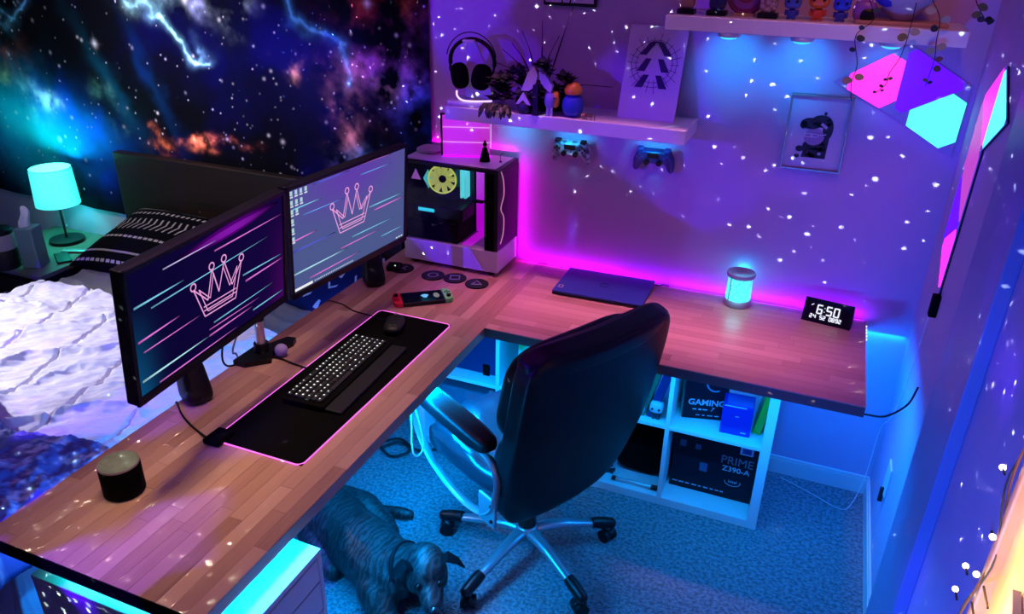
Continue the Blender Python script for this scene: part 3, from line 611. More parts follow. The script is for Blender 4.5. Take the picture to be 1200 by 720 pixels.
s2 = [((0.03, 0.789), (0.262, 0.795), cy_, 0.007), ((0.123, 0.716), (0.432, 0.715), (0.15, 0.4, 1), 0.006), ((0.204, 0.931), (0.48, 0.935), bl_, 0.009), ((0.45, 0.955), (0.85, 0.945), mg, 0.006), ((0.574, 0.86), (0.85, 0.86), (0.15, 0.4, 1), 0.006),
      ((0.646, 0.533), (0.965, 0.532), cy_, 0.007), ((0.691, 0.486), (0.975, 0.49), mg, 0.008), ((0.02, 0.528), (0.216, 0.54), mg, 0.008), ((0.03, 0.441), (0.358, 0.448), bl_, 0.010),
      ((0.02, 0.242), (0.452, 0.25), (0.5, 0.9, 1), 0.009), ((0.40, 0.275), (0.738, 0.277), mg, 0.006), ((0.496, 0.332), (0.867, 0.33), cy_, 0.006), ((0.754, 0.199), (0.975, 0.199), cy_, 0.005), ((0.151, 0.150), (0.568, 0.159), mg, 0.007)]
cr2 = [(0.339, 0.663), (0.396, 0.419), (0.6, 0.425), (0.661, 0.676), (0.579, 0.549), (0.541, 0.75), (0.499, 0.541), (0.46, 0.748), (0.422, 0.537)]
wt = (0.75, 0.85, 0.9); ex2 = [([(0.03, 0.092), (0.17, 0.092), (0.17, 0.115), (0.03, 0.115)], (1, 1, 1))]
for k in range(22):
    a = 0.185+k*0.0145; ex2.append(([(a, 0.098), (a+0.008, 0.098), (a+0.008, 0.112), (a, 0.112)], (0.55, 0.65, 0.8)))
for k in range(3): ex2.append(([(0.90+k*0.024, 0.098), (0.917+k*0.024, 0.098), (0.917+k*0.024, 0.110), (0.90+k*0.024, 0.110)], wt))
for row, n in enumerate((4, 3, 2, 1, 1, 1)):
    for c in range(n):
        a = 0.038+c*0.034; b = 0.905-row*0.075
        ex2.append(([(a, b), (a+0.017, b), (a+0.017, b+0.036), (a, b+0.036)], (0.5, 0.75, 0.8))); ex2.append(([(a-0.002, b-0.018), (a+0.020, b-0.018), (a+0.020, b-0.006), (a-0.002, b-0.006)], wt))
mon2, mm2 = monitor('right monitor showing a pink crown on slate blue with desktop icons', (-1.474, -1.185, 1.035), (-1.414, -0.576, 1.035), (-1.448, -1.188, 1.403), grad2, s2, cr2, ex2)

# dual monitor stand
SX, SY = -1.645, -1.150
t = thing('monitor_stand', 'dual arm monitor stand with a chrome pole and black foot', 'monitor stand', (SX, SY, H))
MB().prism([(-0.045, -0.10), (0.0, -0.10), (0.06, -0.04), (0.035, 0.0), (0.055, 0.085), (0.045, 0.115), (0.015, 0.11), (-0.02, 0.03), (-0.045, 0.03)], 0, 0.018).build('foot', M['black'], t)
MB().cyl((0, -0.01, 0.01), (0, -0.01, 0.48), 0.0165).sm().build('pole', M['chrome'], t)
MB().cyl((0, -0.01, 0.018), (0, -0.01, 0.05), 0.024).sm().build('pole_socket', M['black'], t)
MB().cyl((0, -0.01, 0.135), (0, -0.01, 0.155), 0.021).sm().build('collar', M['black'], t)
MB().cyl((0, -0.01, 0.43), (0, -0.01, 0.47), 0.026).sm().build('collar', M['black'], t)
for mmx, nm in ((mm1, 1), (mm2, 2)):
    c = mmx @ Vector((0.31, 0.065, 0.18)); c = c-Vector((SX, SY, H)); z0 = c.z
    MB().tube([(0, -0.01, z0), tuple(Vector((c.x*0.5-0.06, c.y*0.55, z0))), tuple(c)], 0.016, 8).build('arm', M['black'], t)
t = MB().tube(bez([(-1.66, -1.20, H+0.25), (-1.69, -1.24, H+0.16), (-1.72, -1.26, H+0.05), (-1.70, -1.27, H+0.006), (-1.66, -1.22, H+0.005), (-1.60, -1.16, H+0.004), (-1.50, -1.17, H+0.004), (-1.455, -1.18, H+0.008)], 8), 0.0035, 6).sm().build('cable', M['black'])
tag(t, 'black cable running from behind the monitor stand to the desk mat', 'cable')
t = MB().tube(bez([(-1.655, -1.19, H+0.22), (-1.675, -1.22, H+0.12), (-1.70, -1.235, H+0.04), (-1.715, -1.2, H-0.02), (-1.73, -1.2, 0.45)], 8), 0.003, 6).sm().build('cable', mat('pale_cable', (0.45, 0.45, 0.5), 0.5))
tag(t, 'pale cable drooping beside the chrome monitor pole', 'cable')
t = MB().tube(bez([(-1.70, -0.72, H-0.03), (-1.690, -0.72, H+0.004), (-1.62, -0.72, H+0.004), (-1.55, -0.75, H+0.004), (-1.47, -0.76, H+0.004), (-1.40, -0.78, H+0.008)], 8), 0.0022, 6).sm().build('cable', M['black'])
tag(t, 'thin black mouse cable crossing the desk behind the mat', 'cable')
t = MB().tube(bez([(-1.70, -1.50, H-0.02), (-1.692, -1.50, H+0.004), (-1.63, -1.545, H+0.004), (-1.56, -1.58, H+0.004), (-1.478, -1.61, H+0.006)], 8), 0.003, 6).sm().build('cable', M['black'])
tag(t, 'black cable running from the left speaker to the near corner of the mat', 'cable')
t = MB().sph((0, 0, 0.022), 0.022, n=24).sm().build('ball', mat('lavender_ball', (0.42, 0.36, 0.75), 0.5)); t.location = (-1.585, -1.135, H); tag(t, 'small lavender ball in front of the monitor stand', 'ball')

# ================================================================== PC SPEAKERS
def spk(label, loc, rz):
    t = thing('desk_speaker', label, 'speaker', loc, rz, group='pair of black desk speakers')
    prof = []
    # slanted black cone-like body, face tilted up
    MB().cushion((0, 0, 0.075), (0.088, 0.088, 0.15), 5, 8, fn=lambda c: Vector((c.x*(1-1.6*(c.z+0.075))-0.16*(c.z+0.075), c.y*(1-1.9*(c.z+0.075)), c.z))).sm().build('body', M['black'], t)
    c = Vector((0.012, 0, 0.112)); ax = Vector((0.95, 0, 0.30)).normalized(); q = ax.to_track_quat('Z', 'Y')
    MB().tube([c+q @ Vector((0.024*math.cos(a), 0.027*math.sin(a), 0)) for a in np.linspace(0, 2*PI, 28, endpoint=False)], 0.0035, 6, closed=True).sm().build('ring', M['chrome'], t)
    MB().lathe([(0, 0), (0.010, 0.003), (0.021, 0.004)], n=20).sm().build('driver', M['dark'], t).matrix_local = Matrix.Translation(c-ax*0.003) @ q.to_matrix().to_4x4()
    MB().lathe([(0, 0), (0.009, 0), (0.009, 0.004), (0, 0.004)], n=16).build('volume_knob', M['dark'], t).matrix_local = Matrix.Translation((0.040, 0, 0.02)) @ Euler((0, R(80), 0)).to_matrix().to_4x4()
    return t
spk('black desk speaker under the left monitor', (-1.648, -1.460, H), R(-20)); spk('black desk speaker between the right monitor and computer tower', (-1.612, -0.500, H), R(-38))

# ================================================================== MAT, KEYBOARD, MOUSE
t = thing('desk_mat', 'long black desk mat with a glowing pink edge under the keyboard', 'desk mat', (-1.313, -1.155, H))
MB().box((0, 0, 0.002), (0.298, 0.90, 0.004), 0.0015).build('pad', M['matte'], t)
cr_ = 0.02; pts = []
for sx, sy, a0 in ((1, 1, 0), (-1, 1, PI/2), (-1, -1, PI), (1, -1, 1.5*PI)):
    for a in np.linspace(a0, a0+PI/2, 6): pts.append((sx*(0.149-cr_)+cr_*math.cos(a), sy*(0.452-cr_)+cr_*math.sin(a), 0.003))
MB().tube(pts, 0.0022, 6, closed=True).sm().build('light_edge', M['e_pink'], t)
MB().box((-0.135, -0.442, 0.009), (0.055, 0.07, 0.018), 0.006).build('control_box', M['matte'], t)
t = thing('keyboard', 'black mechanical keyboard with white lit legends on the mat', 'keyboard', (-1.335, -1.155, H+0.004), R(2.5))
MB().box((0, 0, 0.010), (0.145, 0.44, 0.020), 0.004).build('case', M['matte'], t)
MB().box((0.098, 0.0, 0.006), (0.06, 0.43, 0.012), 0.005).build('wrist_rest', M['dark'], t)
kme = None
lme = None
rows = [(-0.056, [1]*1+[0]+[1]*4+[0.5]+[1]*4+[0.5]+[1]*4, 1), (-0.031, None, 2), (-0.012, None, 3), (0.007, None, 4), (0.026, None, 5), (0.045, None, 6)]
kx = [-0.058, -0.034, -0.014, 0.006, 0.026, 0.046]; keyw = 0.0187
keycol = mat('keycap', (0.012, 0.012, 0.014), 0.5); leg = emis('key_legend', (0.8, 0.9, 0.85), 1.3)
kshared = None
for r_, x in enumerate(kx):
    y = -0.205; k = 0
    widths = ([1]*15 if r_ < 2 else [1.5]+[1]*12+[1.5] if r_ == 2 else [1.75]+[1]*11+[2.25] if r_ == 3 else [2.25]+[1]*10+[2.75] if r_ == 4 else [1.25]*3+[6.25]+[1.25]*4)
    widths = widths+[1, 1, 1]+([1]*4 if r_ > 0 else [1]*4)
    for k, wv in enumerate(widths):
        ww = wv*keyw
        if y+ww > 0.212: break
        o = None
        if wv == 1 and kshared: o = D.objects.new('key', kshared); COL.objects.link(o); o.parent = t
        else:
            o = MB().box((0, 0, 0.004), (0.0165, ww-0.0022, 0.008), 0.0015, seg=1).build('key', keycol, t)
            if wv == 1: kshared = o.data
        o.location = (x, y+ww/2, 0.020)
        if random.random() < 0.9 and wv < 3:
            if lme is None: q = MB().box((0, 0, 0), (0.0052, 0.0048, 0.0006)).build('legend', leg, o); lme = q.data
            else: q = D.objects.new('legend', lme); COL.objects.link(q); q.parent = o
            s_ = random.uniform(0.55, 1.1); q.location = (-0.002, 0, 0.0083); q.scale = (s_, s_*random.uniform(0.7, 1.2), 1)
        y += ww
        if k == 14 and r_ < 2: y += 0.003
t = thing('computer_mouse', 'black gaming mouse with a small green light at the far end of the mat', 'mouse', (-1.335, -0.815, H+0.004), R(200))
MB().cushion((0, 0, 0.018), (0.066, 0.125, 0.038), 2.6, 8, fn=lambda c: Vector((c.x*(1+0.25*abs(c.y)/0.06*0.4), c.y, max(c.z, -0.017)))).sm().build('shell', M['dark'], t)
MB().cyl((-0.004, -0.035, 0.034), (0.004, -0.035, 0.034), 0.010).sm().build('scroll_wheel', M['black'], t)
MB().prism([(-0.010, 0), (0.010, 0), (0, 0.016)], 0, 0.0015, Matrix.Translation((0.0, 0.035, 0.0335)) @ Euler((-0.3, 0, 0)).to_matrix().to_4x4()).build('logo_light', emis('green_led', (0.45, 1, 0.45), 1.2), t)
MB().box((0.0, -0.052, 0.022), (0.02, 0.008, 0.003)).build('front_light', emis('green_led_dim', (0.4, 0.8, 0.35), 0.6), t)

# ================================================================== HANDHELD CONSOLE, COASTERS, SMART SPEAKER
t = thing('handheld_console', 'handheld game console with a red left grip and green right grip', 'game console', (-1.362, -0.555, H), R(38))
MB().box((0, 0, 0.009), (0.165, 0.10, 0.014), 0.003).build('body', M['black'], t)
scn = MB().box((0, 0, 0.0162), (0.150, 0.085, 0.0006)).build('screen', mat('console_screen', (0.004, 0.008, 0.02), 0.1), t)
mb = MB(); mb.prism([(0.010+0.013*math.cos(a)*(1+0.3*math.sin(3*a)), 0.002+0.016*math.sin(a)) for a in np.linspace(0, 2*PI, 14, endpoint=False)], 0.0166, 0.0170); mb.build('screen_figure', emis('screen_blue', (0.05, 0.55, 1), 0.8), t)
mb = MB(); mb.prism([(0.055+0.012*math.cos(a), 0.0+0.022*math.sin(a)) for a in np.linspace(0, 2*PI, 12, endpoint=False)], 0.0166, 0.0170); mb.build('screen_glow', emis('screen_green', (0.12, 0.35, 0.08), 0.35), t)
for sgn, cname, colr in ((-1, 'red', (0.75, 0.01, 0.05)), (1, 'green', (0.16, 0.75, 0.20))):
    pl = []
    for a in np.linspace(PI/2, -PI/2, 9): pl.append((sgn*(0.092+0.026*math.cos(a)*0.9), (0.050-0.022)*(1 if a > 0 else -1 if a < 0 else 0)+0.022*math.sin(a)))
    pl = [(sgn*0.0825, 0.05)]+pl+[(sgn*0.0825, -0.05)]
    g = MB().prism(pl, 0.002, 0.018).build('grip', mat(cname+'_grip', colr, 0.45, emit=colr, es=0.0), t); g['label'] = cname+' grip'
    MB().cyl((sgn*0.100, 0.022*(-sgn), 0.018), (sgn*0.100, 0.022*(-sgn), 0.026), 0.0085).sm().build('thumbstick', M['black'], g)
    for k in range(4):
        MB().cyl((sgn*0.100+0.008*math.cos(k*PI/2), -0.016*(-sgn)+0.008*math.sin(k*PI/2), 0.018), (sgn*0.100+0.008*math.cos(k*PI/2), -0.016*(-sgn)+0.008*math.sin(k*PI/2), 0.020), 0.0032, n=10).build('button', M['black'], g)
mk = mat('coaster_mark', (0.22, 0.24, 0.34), 0.5)
for (x, y, sh, nm) in ((-1.585, -0.318, 'x', 'cross'), (-1.433, -0.330, 'o', 'circle'), (-1.338, -0.318, 's', 'square'), (-1.232, -0.332, 't', 'triangle')):
    t = thing('coaster', 'round dark coaster marked with a %s symbol' % nm, 'coaster', (x, y, H), R(20), group='coasters in front of the computer tower')
    MB().lathe([(0, 0), (0.048, 0), (0.049, 0.002), (0.048, 0.005), (0, 0.005)], n=28).sm().build('disc', M['dark'], t)
    mb = MB()
    if sh == 'x': mb.box((0, 0, 0.0054), (0.05, 0.006, 0.0008), rot=(0, 0, PI/4)).box((0, 0, 0.0054), (0.05, 0.006, 0.0008), rot=(0, 0, -PI/4))
    if sh == 'o': mb.tube([(0.020*math.cos(a), 0.020*math.sin(a), 0.0054) for a in np.linspace(0, 2*PI, 24, endpoint=False)], 0.003, 4, closed=True, flat=(1, 0.3))
    if sh == 's': mb.tube([(0.019*a, 0.019*b, 0.0054) for a, b in ((1, 1), (0, 1), (-1, 1), (-1, 0), (-1, -1), (0, -1), (1, -1), (1, 0))], 0.003, 4, closed=True)
    if sh == 't':
        q = [Vector((0.024*math.cos(a), 0.024*math.sin(a), 0.0054)) for a in (PI/2, PI/2+2*PI/3, PI/2+4*PI/3)]; pp = []
        for i in range(3):
            for f in (0, .33, .66): pp.append(q[i].lerp(q[(i+1) % 3], f))
        mb.tube(pp, 0.003, 4, closed=True)
    mb.build('symbol', mk, t)
t = thing('smart_speaker', 'short round black smart speaker with an olive top at the near end', 'speaker', (-1.515, -1.865, H))
MB().lathe([(0, 0), (0.046, 0), (0.050, 0.004), (0.050, 0.080), (0.049, 0.0855)], n=40).sm().build('body', M['matte'], t)
MB().lathe([(0.0492, 0.0855), (0.0500, 0.088), (0.0485, 0.0905), (0.046, 0.090)], n=40).sm().build('rim', mat('rose_rim', (0.35, 0.30, 0.22), 0.3, metal=0.5), t)
MB().lathe([(0, 0.0895), (0.047, 0.0895)], n=40).build('top_plate', mat('olive_top', (0.17, 0.24, 0.15), 0.5, vary=(60, (0.22, 0.29, 0.19), (1, 1, 1), 2)), t)

# ================================================================== COMPUTER TOWER
px0, px1, py0, py1 = -1.618, -1.183, -0.236, -0.020
t = thing('computer_tower', 'black and white computer tower with a glass side and lit fans', 'computer', (px0, py0, H))
PW, PD, PH = px1-px0, py1-py0, 0.455
for fx in (0.04, PW-0.04):
    for fy in (0.03, PD-0.03): MB().cyl((fx, fy, 0), (fx, fy, 0.018), 0.014).build('foot', M['black'], t)
bx(t, 'base_shroud', (PW/2, PD/2, 0.065), (PW, PD, 0.094), M['whiteplastic'], 0.003)
bx(t, 'top_panel', (PW/2, PD/2, PH-0.008), (PW, PD, 0.016), M['black'], 0.003)
bx(t, 'top_cover', (PW/2-0.004, PD/2+0.002, PH+0.001), (PW-0.025, PD-0.025, 0.004), M['whiteplastic'], 0.002)
for x_, y_ in ((0.006, 0.006), (0.006, PD-0.006), (PW-0.045, 0.006), (PW-0.006, PD-0.006)):
    bx(t, 'post', (x_ if x_ < 0.1 else x_, y_, (0.112+PH-0.016)/2), (0.012, 0.012, PH-0.128), M['black'], 0.001)
bx(t, 'front_panel', (PW-0.012, PD/2, (0.112+PH-0.016)/2), (0.022, PD, PH-0.128), M['black'], 0.004)
bx(t, 'side_post', (PW-0.037, 0.010, (0.112+PH-0.016)/2), (0.045, 0.02, PH-0.128), M['matte'], 0.002)
bx(t, 'rear_panel', (0.004, PD/2, (0.112+PH-0.016)/2), (0.006, PD-0.02, PH-0.128), M['black'], 0.001)
bx(t, 'motherboard_tray', (PW/2-0.01, PD-0.012, (0.112+PH-0.016)/2), (PW-0.06, 0.006, PH-0.13), M['dark'], 0.001)
bx(t, 'motherboard', (0.130, PD-0.022, 0.30), (0.23, 0.008, 0.24), mat('circuit_board', (0.01, 0.012, 0.03), 0.4), 0.001)
gp = bx(t, 'graphics_card', (0.135, PD-0.105, 0.225), (0.235, 0.12, 0.055), M['black'], 0.006)
MB().box((0.085, PD-0.167, 0.232), (0.075, 0.002, 0.014)).build('logo_light', M['e_cyan'], gp)
bx(t, 'power_cover', (0.130, PD/2, 0.155), (0.235, PD-0.03, 0.085), M['matte'], 0.004)
bx(t, 'lit_strip', (0.278, PD-0.03, (0.112+PH-0.016)/2), (0.042, 0.006, PH-0.14), emis('tower_magenta', (0.62, 0.0, 0.85), 0.9), 0.001)
bx(t, 'lit_floor', (0.285, PD/2, 0.1135), (0.046, PD-0.04, 0.003), emis('tower_magenta_floor', (0.70, 0.0, 0.9), 0.75), 0.001)
bx(t, 'drive_cage', (0.275, PD-0.05, 0.26), (0.05, 0.03, 0.006), M['matte'], 0.001)
for k in range(2):
    bx(t, 'memory_stick', (0.213+k*0.017, PD-0.07, 0.345), (0.010, 0.045, 0.135), emis('cyan_memory', (0.10, 0.85, 0.95), 0.9), 0.002)
yf = 0.075
fan = MB(); fan.lathe([(0.053, -0.010), (0.056, -0.012), (0.056, 0.012), (0.053, 0.010)], n=36); 
f_ = fan.sm().build('cooler_fan', M['dark'], t); f_.location = (0.158, yf-0.01, 0.372); f_.scale = (1.12, 1.12, 1); f_.rotation_euler = (R(90), 0, R(14))
mb = MB()
for k in range(9):
    a = k*2*PI/9; mb.box((0.032*math.cos(a), 0.032*math.sin(a), 0.002), (0.038, 0.026, 0.0015), rot=(0.5, 0, a))
mb.build('fan_blades', emis('yellow_fan_glow', (0.62, 0.72, 0.10), 0.5, (0.6, 0.65, 0.2)), f_)
MB().lathe([(0.0, 0.006), (0.014, 0.006), (0.015, -0.004)], n=20).build('fan_hub', M['matte'], f_)
MB().tube([(0.0525*math.cos(a), 0.0525*math.sin(a), 0.011) for a in np.linspace(0, 2*PI, 36, endpoint=False)], 0.0032, 6, closed=True).sm().build('light_ring', emis('yellow_ring', (0.80, 0.95, 0.12), 0.75), f_)
bx(t, 'cooler_tower', (0.150, 0.14, 0.375), (0.10, 0.06, 0.10), M['dark'], 0.002)
for k, (x_, z_) in enumerate(((0.035, 0.375), (0.090, 0.365))):
    MB().prism([(0, 0.026), (-0.022, -0.018), (0.022, -0.018)] if k == 0 else [(-0.02, 0), (0.005, -0.04), (0.02, 0.0), (0.003, 0.04)], -0.002, 0.002, Matrix.Translation((x_, 0.06, z_)) @ Euler((R(90), 0, 0)).to_matrix().to_4x4()).build('rear_fan_light', emis('fan_light_%d' % k, [(0.40, 0.12, 0.62), (0.05, 0.75, 0.80)][k], 0.7), t)
MB().box(((PW-0.05)/2+0.003, 0.002, (0.112+PH-0.016)/2), (PW-0.065, 0.003, PH-0.132)).build('glass_panel', M['glass'], t)
# curved light lines on the front face
pts = bez([(PW+0.001, 0.030, 0.445), (PW+0.001, 0.055, 0.40), (PW+0.001, 0.060, 0.34), (PW+0.001, 0.030, 0.292), (PW+0.001, 0.062, 0.245), (PW+0.001, 0.058, 0.18), (PW+0.001, 0.030, 0.14)], 6)
MB().tube(pts, 0.0016, 5).sm().build('front_light', emis('pink_line', (1, 0.35, 0.75), 0.7), t)
light('tower_inner_glow', 'POINT', (px0+0.25, py0+0.11, H+0.40), 0.10, (0.1, 0.5, 1.0), radius=0.02)
# on top of the tower
TZ = H+PH+0.003
t = thing('standing_panel', 'dark framed panel lit magenta standing on the computer tower', 'panel', (-1.478, -0.145, TZ), R(20))
PL = 0.205; PHt = 0.178
bx(t, 'frame', (0.004, 0, PHt/2), (0.008, 0.012, PHt), M['black'], 0.001); bx(t, 'top_rail', (PL/2, 0, PHt-0.003), (PL, 0.012, 0.006), M['black'], 0.001); bx(t, 'bottom_rail', (PL/2, 0, 0.004), (PL, 0.012, 0.008), M['e_purple'], 0.001)
bx(t, 'panel_sheet', (PL/2, 0, PHt/2), (PL-0.008, 0.004, PHt-0.01), M['frost'], 0.0005)  # magenta light from the strip behind put into the sheet as emission
for z_ in (0.062, 0.123): bx(t, 'bar', (PL/2, -0.003, z_), (PL-0.01, 0.004, 0.003), emis('bar_glow', (0.9, 0.35, 0.9), 0.8), 0.0005)
bx(t, 'edge_light', (PL, -0.002, PHt/2+0.02), (0.003, 0.006, PHt-0.04), emis('edge_glow', (0.75, 0.6, 1.0), 0.9), 0.0005)
t = thing('robed_figurine', 'tiny dark robed figurine standing on the computer tower', 'figurine', (-1.285, -0.135, TZ))
MB().lathe([(0, 0), (0.022, 0), (0.020, 0.012), (0.014, 0.035), (0.010, 0.052), (0.006, 0.058), (0, 0.060)]).sm().build('robe', M['matte'], t)
MB().sph((0, 0, 0.069), 0.009).sph((0, 0, 0.079), 0.006, (0.8, 0.8, 1.2)).sm().build('head', M['matte'], t)
MB().tube([(0.008, -0.004, 0.045), (0.020, -0.010, 0.036), (0.022, -0.010, 0.026)], 0.003, 6).build('arm', M['dark'], t)
t = MB().tube(bez([(0, 0, 0), (0, 0, 0.028), (0.008, 0, 0.036), (0.018, 0, 0.036)]), 0.0012, 5).cyl((0, 0, 0), (0, 0, 0.004), 0.006).build('hook', M['black']); t.location = (-1.222, -0.12, TZ); tag(t, 'thin curved black wire hook at the right of the tower top', 'hook')
rm = MB().cushion((0, 0, 0.012), (0.10, 0.10, 0.024), 3).sm().build('cloth_pad', mat('mauve_cloth', (0.4, 0.34, 0.42), 0.9)); rm.location = (-1.555, -0.10, TZ); tag(rm, 'pale folded cloth on the left of the computer tower top', 'cloth')
t = thing('small_gadget', 'small black gadget with a tiny green light beside the tower', 'gadget', (-1.615, -0.335, H), R(15))
MB().box((0, 0, 0.012), (0.06, 0.06, 0.024), 0.008).build('body', M['black'], t); MB().sph((0.01, -0.02, 0.026), 0.003).build('status_light', emis('green_dot', (0.5, 1, 0.5), 1.0), t)

# ================================================================== LAPTOP, WARMER, CLOCK
t = thing('laptop', 'closed dark blue laptop lying at the back of the desk', 'laptop', (-0.742, -0.165, H), R(1.5))
blue_al = mat('blue_aluminium', (0.02, 0.06, 0.32), 0.4, metal=0.2)
MB().box((0, 0, 0.007), (0.365, 0.25, 0.010), 0.004).build('base', M['dark'], t); MB().box((0, 0, 0.0165), (0.365, 0.25, 0.007), 0.003).build('lid', blue_al, t)
MB().tube([(0.018*math.cos(a), 0.018*math.sin(a), 0.0202) for a in np.linspace(0, 2*PI, 24, endpoint=False)], 0.0012, 4, closed=True).build('emblem', M['dark'], t)
MB().box((-0.160, -0.075, 0.0202), (0.020, 0.026, 0.0004)).build('sticker', mat('sticker', (0.5, 0.5, 0.6), 0.5), t); MB().box((-0.160, -0.075, 0.0205), (0.010, 0.014, 0.0004)).build('sticker', M['dark'], t)
t = MB().tube(bez([(-0.56, -0.05, H+0.008), (-0.545, -0.045, H+0.006), (-0.53, -0.03, H+0.005), (-0.505, -0.028, H+0.004)], 6), 0.003, 6).sm().build('cable', M['black']); tag(t, 'short black charger cable at the right corner of the laptop', 'cable')
t = thing('wax_warmer', 'round ceramic wax warmer with a crackled glowing cyan body', 'wax warmer', (-0.228, -0.075, H))
cer = mat('grey_ceramic', (0.42, 0.38, 0.46), 0.4)
MB().lathe([(0, 0), (0.050, 0), (0.052, 0.004), (0.052, 0.022), (0.048, 0.026)], n=40).sm().build('base', cer, t)
wm = D.materials.new('crackled_glow'); wm.use_nodes = True; nt = wm.node_tree; b = nt.nodes['Principled BSDF']; tc = nt.nodes.new('ShaderNodeTexCoord')
vo = nt.nodes.new('ShaderNodeTexVoronoi'); vo.feature = 'DISTANCE_TO_EDGE'; vo.inputs['Scale'].default_value = 55; nt.links.new(tc.outputs['Object'], vo.inputs[0])
rp = nt.nodes.new('ShaderNodeValToRGB'); rp.color_ramp.elements[0].color = (0.0, 0.14, 0.16, 1); rp.color_ramp.elements[1].color = (0.035, 0.36, 0.36, 1); rp.color_ramp.elements[0].position = 0.0; rp.color_ramp.elements[1].position = 0.10
nt.links.new(vo.outputs['Distance'], rp.inputs[0]); nt.links.new(rp.outputs[0], b.inputs['Emission Color']); b.inputs['Emission Strength'].default_value = 3.2; b.inputs['Base Color'].default_value = (0.1, 0.2, 0.2, 1)
MB().lathe([(0.048, 0.026), (0.047, 0.075), (0.046, 0.118)], n=40).sm().build('glowing_body', wm, t)
MB().lathe([(0.040, 0.116), (0.052, 0.120), (0.055, 0.128), (0.052, 0.136), (0.046, 0.134), (0.036, 0.124), (0, 0.122)], n=40).sm().build('dish', cer, t)
for a in (-2.3, 0.4): MB().tube([(0.0485*math.cos(a), 0.0485*math.sin(a), 0.026), (0.0475*math.cos(a+0.05), 0.0475*math.sin(a+0.05), 0.07), (0.047*math.cos(a), 0.047*math.sin(a), 0.117)], 0.0022, 5).build('seam', cer, t)
light('warmer_glow', 'POINT', (-0.228, -0.014, H+0.12), 0.45, (0.0, 0.62, 1.0), radius=0.03)
light('warmer_glow', 'POINT', (-0.228, -0.14, H+0.06), 0.14, (0.0, 0.75, 1.0), radius=0.03)
t = thing('digital_clock', 'black digital clock showing 6:50 at the right end of the desk', 'clock', (0.105, -0.098, H), R(-9))
pf = [(-0.028, 0), (0.040, 0), (0.040, 0.008), (-0.004, 0.084), (-0.012, 0.086)]
MB().prism([(-y, z) for y, z in [(0.028, 0), (-0.040, 0), (-0.040, 0.006), (-0.006, 0.084), (0.002, 0.086)]], -0.087, 0.087, Matrix(((0, 0, 1, 0), (1, 0, 0, 0), (0, 1, 0, 0), (0, 0, 0, 1)))).build('body', M['black'], t)
# front face leans back: from (y=-0.028,z=0) to (y=-0.002,z=0.086)
fa = math.atan2(0.086, 0.026); rot = (fa, 0, 0)
def onface(s, up): return (s, -0.028+up*math.cos(fa)-0.0012*math.sin(fa), up*math.sin(fa)+0.0012*math.cos(fa))
seg = emis('clock_digits', (0.85, 0.90, 1.0), 1.0)
def seven(ch, x, up, h, wd, th):
    S = {'0': 'abcdef', '1': 'bc', '2': 'abged', '3': 'abgcd', '4': 'fgbc', '5': 'afgcd', '6': 'afgedc', '8': 'abcdefg', '9': 'abcdfg', '%': 'adg', 'd': 'fabg'}.get(ch, '')
    G = {'a': (0, h, wd, th), 'g': (0, h/2, wd, th), 'd': (0, 0, wd, th), 'f': (-wd/2, h*0.75, th, h/2), 'b': (wd/2, h*0.75, th, h/2), 'e': (-wd/2, h*0.25, th, h/2), 'c': (wd/2, h*0.25, th, h/2)}
    mb = MB()
    for k in S: cx, cz, a, b = G[k]; mb.box((x+cx, up+cz, 0), (a+th*0.3, b+th*0.3, 0.0006))
    o = mb.build('digit', seg, t); o.location = onface(0, 0); o.rotation_euler = rot
for ch, x in (('6', -0.030), ('5', 0.004), ('0', 0.030)): seven(ch, x, 0.037, 0.031, 0.016, 0.0042)
o = MB().box((-0.013, 0.046, 0), (0.003, 0.003, 0.0006)).box((-0.013, 0.060, 0), (0.003, 0.003, 0.0006)).build('colon', seg, t); o.location = onface(0, 0); o.rotation_euler = rot
for ch, x in (('2', -0.056), ('4', -0.043), ('5', -0.020), ('2', -0.009), ('0', 0.013), ('8', 0.024), ('9', 0.036), ('2', 0.047)): seven(ch, x, 0.017, 0.013, 0.007, 0.0026)
o = MB().box((-0.058, 0.066, 0), (0.010, 0.003, 0.0006), rot=(0, 0, 0.6)).build('alarm_mark', seg, t); o.location = onface(0, 0); o.rotation_euler = rot

# ================================================================== THINGS ON THE LOWER WALL SHELF
SZ = 1.472
t = thing('headphone_stand', 'white headphone stand with a lit base on the left end of the shelf', 'headphone stand', (-1.315, -0.15, SZ), R(6))
wp = M['whiteplastic']
MB().box((0, 0, 0.010), (0.20, 0.14, 0.020), 0.009).build('base', wp, t)
MB().tube(bez([(-0.058, -0.065, 0.060), (-0.055, -0.068, 0.040), (-0.035, -0.070, 0.026), (0, -0.071, 0.024), (0.05, -0.071, 0.027), (0.085, -0.068, 0.030)], 6), 0.0038, 6).sm().build('light_line', emis('stand_glow', (0.85, 0.6, 1.0), 1.3), t)
MB().prism([(-0.05, 0), (0.055, 0), (0.04, 0.10), (-0.015, 0.215), (-0.035, 0.215), (-0.055, 0.10)], -0.008, 0.008, Matrix.Translation((0, 0.03, 0.02)) @ Euler((R(90), 0, 0)).to_matrix().to_4x4()).build('upright', wp, t)
MB().box((-0.02, 0.0, 0.238), (0.05, 0.075, 0.012), 0.005).build('cradle', wp, t)
hp = thing('headphones', 'black over-ear headphones hanging on the white stand', 'headphones', (-1.325, -0.165, SZ+0.172), R(4))
HR = 0.090
arc = [(HR*math.cos(a), 0, -0.010+HR*0.92*math.sin(a)) for a in np.linspace(-0.15, PI+0.15, 28)]
MB().tube(arc, 0.0075, 8, flat=(1.6, 1)).sm().build('headband', M['black'], hp)
